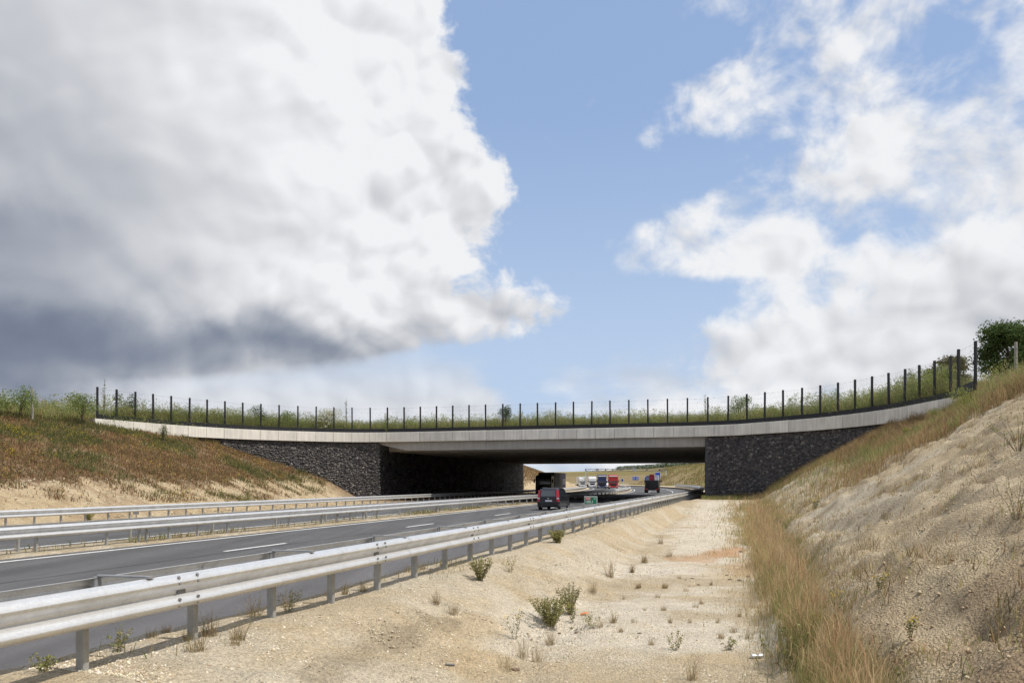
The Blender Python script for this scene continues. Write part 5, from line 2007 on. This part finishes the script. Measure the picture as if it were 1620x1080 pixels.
# leafy bush in the ditch and its neighbours
s_, q_, p_ = at_pix(872, 992)
weed('leafy_bush', 'largest leafy green bush on the sandy ditch bank', None, p_, 0.48, 0.30, 42, 60, 0.034, LIME, cat='bush')
s_, q_, p_ = at_pix(903, 972)
weed('leafy_bush', 'taller thin green bush just behind the largest ditch bush', None, p_, 0.56, 0.22, 26, 56, 0.030, np.concatenate([LIME, OLIVE]), cat='bush')
s_, q_, p_ = at_pix(760, 918)
weed('leafy_bush', 'small dense bush on the bank below the guardrail', None, p_, 0.42, 0.2, 24, 56, 0.032, np.concatenate([LIME, OLIVE[:2]]), cat='bush')
for px, py, h, lab in ((1245, 1062, 0.55, 'broad leaved green sapling in the reddish grass at the bottom edge'), (935, 993, 0.20, 'small two stemmed weed beside the orange scrap'), (1068, 1028, 0.22, 'low leafy weed on the ditch floor, middle one'),
                       (1152, 1028, 0.18, 'low spreading weed near the tin can'), (882, 858, 0.35, 'bright green weed under the guardrail, farthest one'), (808, 905, 0.28, 'thin pale weed on the bank, right of the small dense bush'), (340, 935, 0.3, 'leafy weed by the guardrail post third from the frame edge'),
                       (455, 968, 0.26, 'leafy weed behind the guardrail post second from the frame edge'), (68, 1063, 0.16, 'small bright weed left of the nearest guardrail post'), (185, 1030, 0.2, 'thin weed right of the nearest guardrail post'), (1608, 820, 0.5, 'dark bush at the right frame edge on the slope'),
                       (1620, 712, 0.7, 'round dark shrub on the slope at the right frame edge'), (388, 800, 0.9, 'single green bush at the foot of the far embankment'), (140, 825, 0.8, 'yellowish bush behind the far guardrail')):
    s_, q_, p_ = at_pix(min(px, 1612), py)
    far = p_.y > 15
    weed('weed', lab, None, p_, h * (1 if far else 1.15), h * (0.55 if far else 0.85), 16 if far else 9, 20 if not far else 44, (0.045 if h > 0.5 and not far else 0.028) if not far else 0.07, LIME if py != 825 else pal([[0.32, 0.30, 0.06], [0.22, 0.22, 0.06]]), cat='weed')
# yellow flowers
for px, py, h, lab in ((905, 985, 0.30, 'yellow flowered weed at the foot of the ditch bushes'), (815, 1010, 0.42, 'thin yellow flowered weed left of the ditch bushes'), (1325, 1000, 0.55, 'yellow flowered stalks in the reddish grass'), (1300, 1020, 0.42, 'shorter yellow flowered stalks in the reddish grass'),
                       (1212, 812, 0.7, 'yellow flowering clump where the ditch meets the slope'), (1393, 935, 0.25, 'small yellow flowered weed on the bare near slope'), (1440, 1010, 0.22, 'low yellow flowered weed, lowest on the bare near slope'), (1290, 805, 0.45, 'pale yellow flowered weed high on the bare near slope')):
    s_, q_, p_ = at_pix(px, py)
    weed('flowering_weed', lab, None, p_, h, h * 0.35, 7, 16, 0.03 if p_.y < 15 else 0.06, np.concatenate([WEEDG, OLIVE]), YEL, 5)

# countable grass tufts: rail side, bank, ditch floor
G1 = 'dry grass tufts beside the guardrail'
for px, py, h in ((308, 1030, .16), (298, 1012, .12), (330, 1005, .22), (378, 1012, .2), (402, 975, .24), (455, 960, .22), (545, 940, .2), (575, 935, .16), (645, 905, .2), (668, 900, .16), (262, 1000, .12), (520, 942, .14), (700, 895, .16), (240, 1008, .12), (372, 1020, .12)):
    s_, q_ = seen_at(px, py)
    tuft('grass_tuft', 'small olive and straw grass tuft at the posts of the near guardrail', G1, s_, q_, random.randint(50, 110), h, 0.006, random.uniform(0.04, 0.09), np.concatenate([OLIVE, DRY]), 1.3)
G2 = 'tufts on the ditch floor'
lst = [(965, 912, .42), (938, 938, .34), (1000, 905, .2), (982, 1000, .14), (970, 985, .22), (948, 990, .12), (1030, 1020, .14), (1085, 935, .12), (1050, 965, .12), (1052, 930, .14), (1110, 955, .12), (1135, 985, .14), (1010, 930, .12), (985, 948, .12), (1140, 1010, .12),
       (1160, 1000, .14), (1095, 1075, .26), (1100, 960, .1), (1170, 975, .12), (1060, 985, .1), (1020, 965, .1), (1075, 915, .1), (1125, 925, .1), (1002, 985, .12), (1092, 985, .1), (1040, 945, .1), (870, 1020, .3), (828, 1040, .34), (800, 1060, .3), (850, 1045, .22), (690, 955, .22), (716, 972, .16), (1060, 880, .3), (1045, 860, .35), (1020, 890, .3), (1190, 960, .18), (1185, 1010, .2)]
for px, py, h in lst:
    s_, q_ = seen_at(px, py)
    tuft('grass_tuft', 'small dry grass tuft on the pale ditch floor or its bank', G2, s_, q_, random.randint(40, 110), h * 0.9, 0.005 if py > 930 else 0.009, (0.03 + h * 0.14) * random.uniform(0.7, 1.5), np.concatenate([OLIVE, DRY, DRY[:2]]), 1.2)
G3 = 'tufts on the bare near slope'
k = 0
while k < 46:
    s_, q_ = 6 + 36 * random.random() ** 1.3, random.uniform(1.6, 11.5)
    if fbm(np.array(s_), np.array(q_), 0.3, 3) < 0.47:
        continue
    h = random.uniform(0.10, 0.30)
    tuft('grass_tuft', 'dry grass tuft on the bare gravelly near slope', G3, s_, q_, 70, h, 0.006 + 0.0002 * s_, 0.08 + h * 0.3, np.concatenate([OLIVE, DRY]), 1.1)
    k += 1


# ------------------------------------------------------------------ shrubs on the deck and upland
def shrub(label, px, py_top, y, h, rad, palette, flower=None, nl=1500, leaf=0.11, name='shrub', zb=None):
    x = (px - 810) / FPX * y
    zt = EYE + (HOR - py_top) / FPX * y
    zb = zt - h if zb is None else zb
    root = empty(name, (x, y, zb))
    tag(root, label, 'shrub', 'shrubs on the overpass and the embankments')
    st = MB()
    for i in range(7):
        a = random.uniform(0, 6.28); d = Vector((math.cos(a), math.sin(a), 0)) * rad * random.uniform(0.2, 0.7)
        st.tube([(0, 0, -0.3), tuple(d * 0.4 + Vector((0, 0, h * 0.45))), tuple(d + Vector((0, 0, h * 0.8)))], [0.03, 0.02, 0.008], 5)
    st.build('stem', M['stem'], root)
    lob = rng.uniform(-1, 1, (9, 3)) * np.array([rad * 0.7, rad * 0.7, h * 0.28]) + np.array([0, 0, h * 0.55])
    idx = rng.integers(0, 9, nl)
    d = rng.normal(0, 1, (nl, 3)); d /= np.linalg.norm(d, axis=1, keepdims=True)
    C = lob[idx] + d * (rng.random((nl, 1)) ** 0.4) * np.array([rad * 0.48, rad * 0.48, h * 0.24])
    C[:, 2] = np.clip(C[:, 2], 0.05, h)
    V, F, Cc = leaves_np(C, rng.uniform(leaf * 0.6, leaf * 1.3, nl), pick(palette, nl, 0.22), 0.3, 0.55)
    link_mesh('leaves', np_mesh('leaves', V, F, Cc), M['leaf'], root)
    if flower is not None:
        m = nl // 2
        j = rng.integers(0, 9, m // 14)
        dd = rng.normal(0, 1, (len(j), 3)); dd[:, 1] = -np.abs(dd[:, 1]); dd /= np.linalg.norm(dd, axis=1, keepdims=True)
        cen = lob[j] + dd * np.array([rad * 0.5, rad * 0.5, h * 0.26])
        Fc = np.repeat(cen, 14, 0) + rng.normal(0, 0.09, (len(cen) * 14, 3)) * np.array([1, 1, 0.5])
        V, F, Cc = leaves_np(Fc, rng.uniform(0.05, 0.1, len(Fc)), pick(flower, len(Fc), 0.1), 0.7, 0.9)
        link_mesh('flowers', np_mesh('flowers', V, F, Cc), M['leaf'], root)['kind'] = 'stuff'


BRIGHT = pal([[0.16, 0.21, 0.055], [0.21, 0.26, 0.07], [0.13, 0.17, 0.05]])
BRIGHT2 = pal([[0.26, 0.29, 0.07], [0.34, 0.36, 0.09], [0.20, 0.23, 0.06]])
DARKG = pal([[0.06, 0.09, 0.03], [0.085, 0.12, 0.04], [0.05, 0.075, 0.028]])
CREAM = pal([[0.62, 0.60, 0.42], [0.66, 0.66, 0.52]])
shrub('white flowering shrub behind the overpass fence', 512, 647, 75.7, 2.3, 1.7, LIME, CREAM, 2600)
shrub('dark round shrub behind the fence near the middle of the overpass', 799, 641, 73.0, 2.3, 0.7, DARKG, None, 1300)
shrub('dark shrub behind the left part of the overpass fence', 408, 639, 73.5, 2.2, 1.0, DARKG, None, 1300)
shrub('bright green shrub behind the overpass fence left of the white flowering one', 455, 649, 74.6, 1.9, 1.1, BRIGHT, None, 1600)
shrub('dark shrub at the top left behind the first fence posts', 200, 622, 64.0, 2.2, 0.9, DARKG, None, 1300)
shrub('bright green shrub on the upland behind the pale wooden post', 30, 610, 52.0, 2.2, 1.5, BRIGHT, None, 1800)
shrub('green shrub on the upland left of the first fence posts', 130, 622, 56.0, 1.8, 1.1, BRIGHT, None, 1500)
shrub('leafy sapling above the grass on the right part of the overpass', 1440, 583, 58.0, 2.2, 0.5, WEEDG, None, 700)
shrub('bushy shrub behind the right part of the overpass fence', 1170, 625, 68.0, 2.0, 1.0, BRIGHT, None, 1500)
for px, py, h, rad, lab in ((1532, 650, 1.25, 0.8, 'yellow green bush where the fascia meets the right-hand bank'), (1482, 668, 0.9, 0.6, 'green bush in front of the fascia end on the right-hand bank'),
                            (1440, 690, 0.6, 0.45, 'low bright green clump below the fascia end on the right-hand bank'), (1575, 610, 1.2, 0.9, 'leafy bush on the crest left of the wooden post at the right edge')):
    s_, q_, p_ = at_pix(px, py)
    shrub(lab, 810 + p_.x / p_.y * FPX, HOR - (p_.z + h - 0.1 - EYE) / p_.y * FPX, p_.y, h, rad, BRIGHT2, None, 1600, leaf=0.06)
shrub('weedy clump in front of the left part of the fascia', 258, 670, 61.0, 1.4, 0.45, pal([[0.13, 0.16, 0.06], [0.18, 0.19, 0.08]]), None, 700, leaf=0.08)
for px, top, y, lab in ((548, 629, 76, 'thin sapling rising above the deck herbs beside the white flowering shrub'), (164, 597, 60, 'thin sapling beside the first fence post'), (610, 650, 75, 'short sapling at the start of the straight overpass edge'), (1118, 622, 68, 'thin sapling on the overpass above the right abutment')):
    x = (px - 810) / FPX * y; zt = EYE + (HOR - top) / FPX * y
    weed('sapling', lab, 'shrubs on the overpass and the embankments', (x, y, 6.7), zt - 6.7, 0.25, 4, 50, 0.10, WEEDG, cat='sapling')


# ------------------------------------------------------------------ trees on the right-hand upland
def tree(label, x, y, zb, h, rx, palette, nl, leaf, trunk=0.35):
    root = empty('tree', (x, y, zb))
    tag(root, label, 'tree', 'trees on the right-hand upland')
    tr = MB()
    tr.tube([(0, 0, -0.5), (0.05, 0, h * 0.2), (-0.05, 0.05, h * 0.42), (0.05, 0, h * 0.72)], [trunk, trunk * 0.75, trunk * 0.55, trunk * 0.2], 8)
    lobes = []
    for i in range(26):
        a = random.uniform(0, 6.28); e = random.uniform(-0.15, 1.0)
        r = rx * random.uniform(0.45, 0.95) * math.cos(e * 1.1)
        c = Vector((math.cos(a) * r, math.sin(a) * r, h * (0.50 + 0.42 * math.sin(e * 1.35))))
        lobes.append((c, rx * random.uniform(0.2, 0.36)))
        st = Vector((0, 0, h * random.uniform(0.25, 0.55)))
        mid = st.lerp(c, 0.5) + Vector((0, 0, h * 0.04))
        tr.tube([st, mid, c], [trunk * 0.3, trunk * 0.18, trunk * 0.06], 5)
    tr.build('trunk', M['bark'], root)
    Cs = np.array([tuple(c) for c, r in lobes]); Rr = np.array([r for c, r in lobes])
    idx = rng.integers(0, len(lobes), nl)
    d = rng.normal(0, 1, (nl, 3)); d /= np.linalg.norm(d, axis=1, keepdims=True)
    C = Cs[idx] + d * (rng.random((nl, 1)) ** 0.38) * Rr[idx][:, None] * np.array([1.1, 1.1, 0.8])
    # twigs gather the leaves into small sprays
    C = np.round(C / (leaf * 3.0)) * (leaf * 3.0) + rng.normal(0, leaf * 0.9, (nl, 3))
    V, F, Cc = leaves_np(C, rng.uniform(leaf * 0.7, leaf * 1.4, nl), pick(palette, nl, 0.2), 0.35, 0.6)
    link_mesh('crown', np_mesh('crown', V, F, Cc), M['leaf'], root)


OAK = pal([[0.065, 0.105, 0.03], [0.085, 0.13, 0.036], [0.05, 0.08, 0.026], [0.11, 0.15, 0.045]])
y_ = 82.0; tree('large dark green broadleaf tree at the upper right edge', (1606 - 810) / FPX * y_, y_, 9.9, 9.3, 4.3, OAK, 22000, 0.22)
y_ = 96.0; tree('smaller olive tree seen through the last fence posts', (1500 - 810) / FPX * y_, y_, 11.6, 6.2, 3.0, pal([[0.13, 0.12, 0.05], [0.10, 0.11, 0.04], [0.16, 0.14, 0.06]]), 9000, 0.22, 0.25)


# distant hedge on the far crest
def build_far_hedge():
    s = np.concatenate([rng.uniform(255, 430, 9000)]); q = 20 + rng.normal(0, 0.8, len(s))
    X, Y = P(s, q); Z = land(s, q, False) + rng.random(len(s)) ** 1.3 * 2.0
    a = leaves_np(np.stack([X, Y, Z], -1), rng.uniform(0.25, 0.6, len(s)), pick(DARKG, len(s), 0.25), 0.2, 0.7)
    stuff('hedge', [a], M['leaf'], 'dark hedge along the far crest beyond the overpass')


build_far_hedge()


# ------------------------------------------------------------------ wooden posts on the uplands
def wooden_post(label, px, top, bot, y):
    x = (px - 810) / FPX * y
    zt = EYE + (HOR - top) / FPX * y; zb = EYE + (HOR - bot) / FPX * y - 0.3
    root = empty('fence_post', (x, y, zb))
    tag(root, label, 'post', 'weathered wooden posts')
    h = zt - zb
    n = 10
    rings = []
    for z, r in ((0, 0.085), (h * 0.5, 0.082), (h - 0.03, 0.08), (h, 0.065)):
        rings.append([(math.cos(2 * math.pi * k / n) * r * random.uniform(0.94, 1.06), math.sin(2 * math.pi * k / n) * r, z) for k in range(n)])
    MB().loft(rings).build('shaft', M['wood'], root)
    for z in (0.45, 0.75):
        MB().box((0, -0.088, h * z), (0.03, 0.02, 0.05)).build('staple', M['galv_dark'], root)


wooden_post('pale wooden post at the top left of the brown embankment', 51, 615, 658, 53.0)
wooden_post('weathered wooden post at the right edge below the tree', 1607, 541, 578, 42.0)


# ------------------------------------------------------------------ small litter
def litter():
    s, q, p = at_pix(1197, 1041)
    can = empty('drink_can', p + Vector((0, 0, 0.028)), rz=0.2)
    tag(can, 'crumpled silver drink can lying on the ditch floor', 'can')
    n = 16
    rings = []
    for x, r in ((-0.075, 0.022), (-0.068, 0.029), (-0.02, 0.031), (0.0, 0.026), (0.02, 0.030), (0.068, 0.030), (0.076, 0.023)):
        rings.append([(x, math.cos(2 * math.pi * k / n) * r, math.sin(2 * math.pi * k / n) * r * (0.85 if abs(x) < 0.03 else 1)) for k in range(n)])
    MB().loft(rings).build('body', mat_plain('can_metal', (0.62, 0.63, 0.66), 0.3, 0.5), can)
    MB().bar((0.070, 0, 0), (0.080, 0, 0), 0.019, 12).build('lid', M['galv'], can)
    s, q, p = at_pix(924, 972)
    o = MB().poly([(-0.07, -0.03, 0.0), (0.02, -0.045, 0.03), (0.08, -0.01, 0.01), (0.05, 0.05, 0.04), (-0.05, 0.04, 0.02), (-0.06, -0.03, -0.008), (0.02, -0.045, 0.022), (0.08, -0.01, 0.002), (0.05, 0.05, 0.032), (-0.05, 0.04, 0.012)],
                  [(0, 1, 4), (1, 2, 3), (1, 3, 4), (9, 6, 5), (8, 7, 6), (9, 8, 6), (0, 5, 6, 1), (1, 6, 7, 2), (2, 7, 8, 3), (3, 8, 9, 4), (4, 9, 5, 0)]).build('plastic_scrap', mat_plain('orange_plastic', (0.55, 0.20, 0.06), 0.5))
    o.location = p + Vector((0, 0, 0.005))
    tag(o, 'crumpled orange scrap beside the ditch bushes', 'litter')
    s, q, p = at_pix(712, 1052)
    o = MB().box((0, 0, 0.012), (0.11, 0.03, 0.02), bev=0.004).build('wood_chip', mat_plain('grey_wood', (0.20, 0.19, 0.18), 0.8))
    o.location = p; o.rotation_euler = (0.05, 0.1, 0.15)
    tag(o, 'flat grey piece of wood lying on the pale bank', 'wood')
    # dark stones on the ditch floor
    lab = 'dark broken stone on the pale ditch floor'
    for px, py, r in ((1172, 873, .09), (1095, 915, .05), (1105, 925, .05), (1195, 893, .06), (1118, 893, .04), (1170, 918, .05), (1183, 912, .05), (1155, 917, .06), (1090, 927, .03), (885, 1002, .03), (912, 1000, .03), (815, 1060, .05), (1012, 1002, .03), (1150, 910, .04), (1085, 917, .03), (1200, 915, .04)):
        s, q, p = at_pix(px, py)
        bm = bmesh.new()
        bmesh.ops.create_icosphere(bm, subdivisions=1, radius=r)
        for v in bm.verts:
            v.co = Vector((v.co.x * random.uniform(0.8, 1.5), v.co.y * random.uniform(0.7, 1.2), v.co.z * random.uniform(0.4, 0.8)))
        me = bpy.data.meshes.new('stone'); bm.to_mesh(me); bm.free()
        o = link_mesh('stone', me, M['clod'])
        o.location = p; o.rotation_euler = (0, 0, random.uniform(0, 6))
        tag(o, lab, 'stone', 'dark stones on the ditch floor')


M['clod'] = mat_plain('dark_clod', (0.16, 0.115, 0.075), 0.9, var=0.3, nscale=30, bump=0.5)
litter()
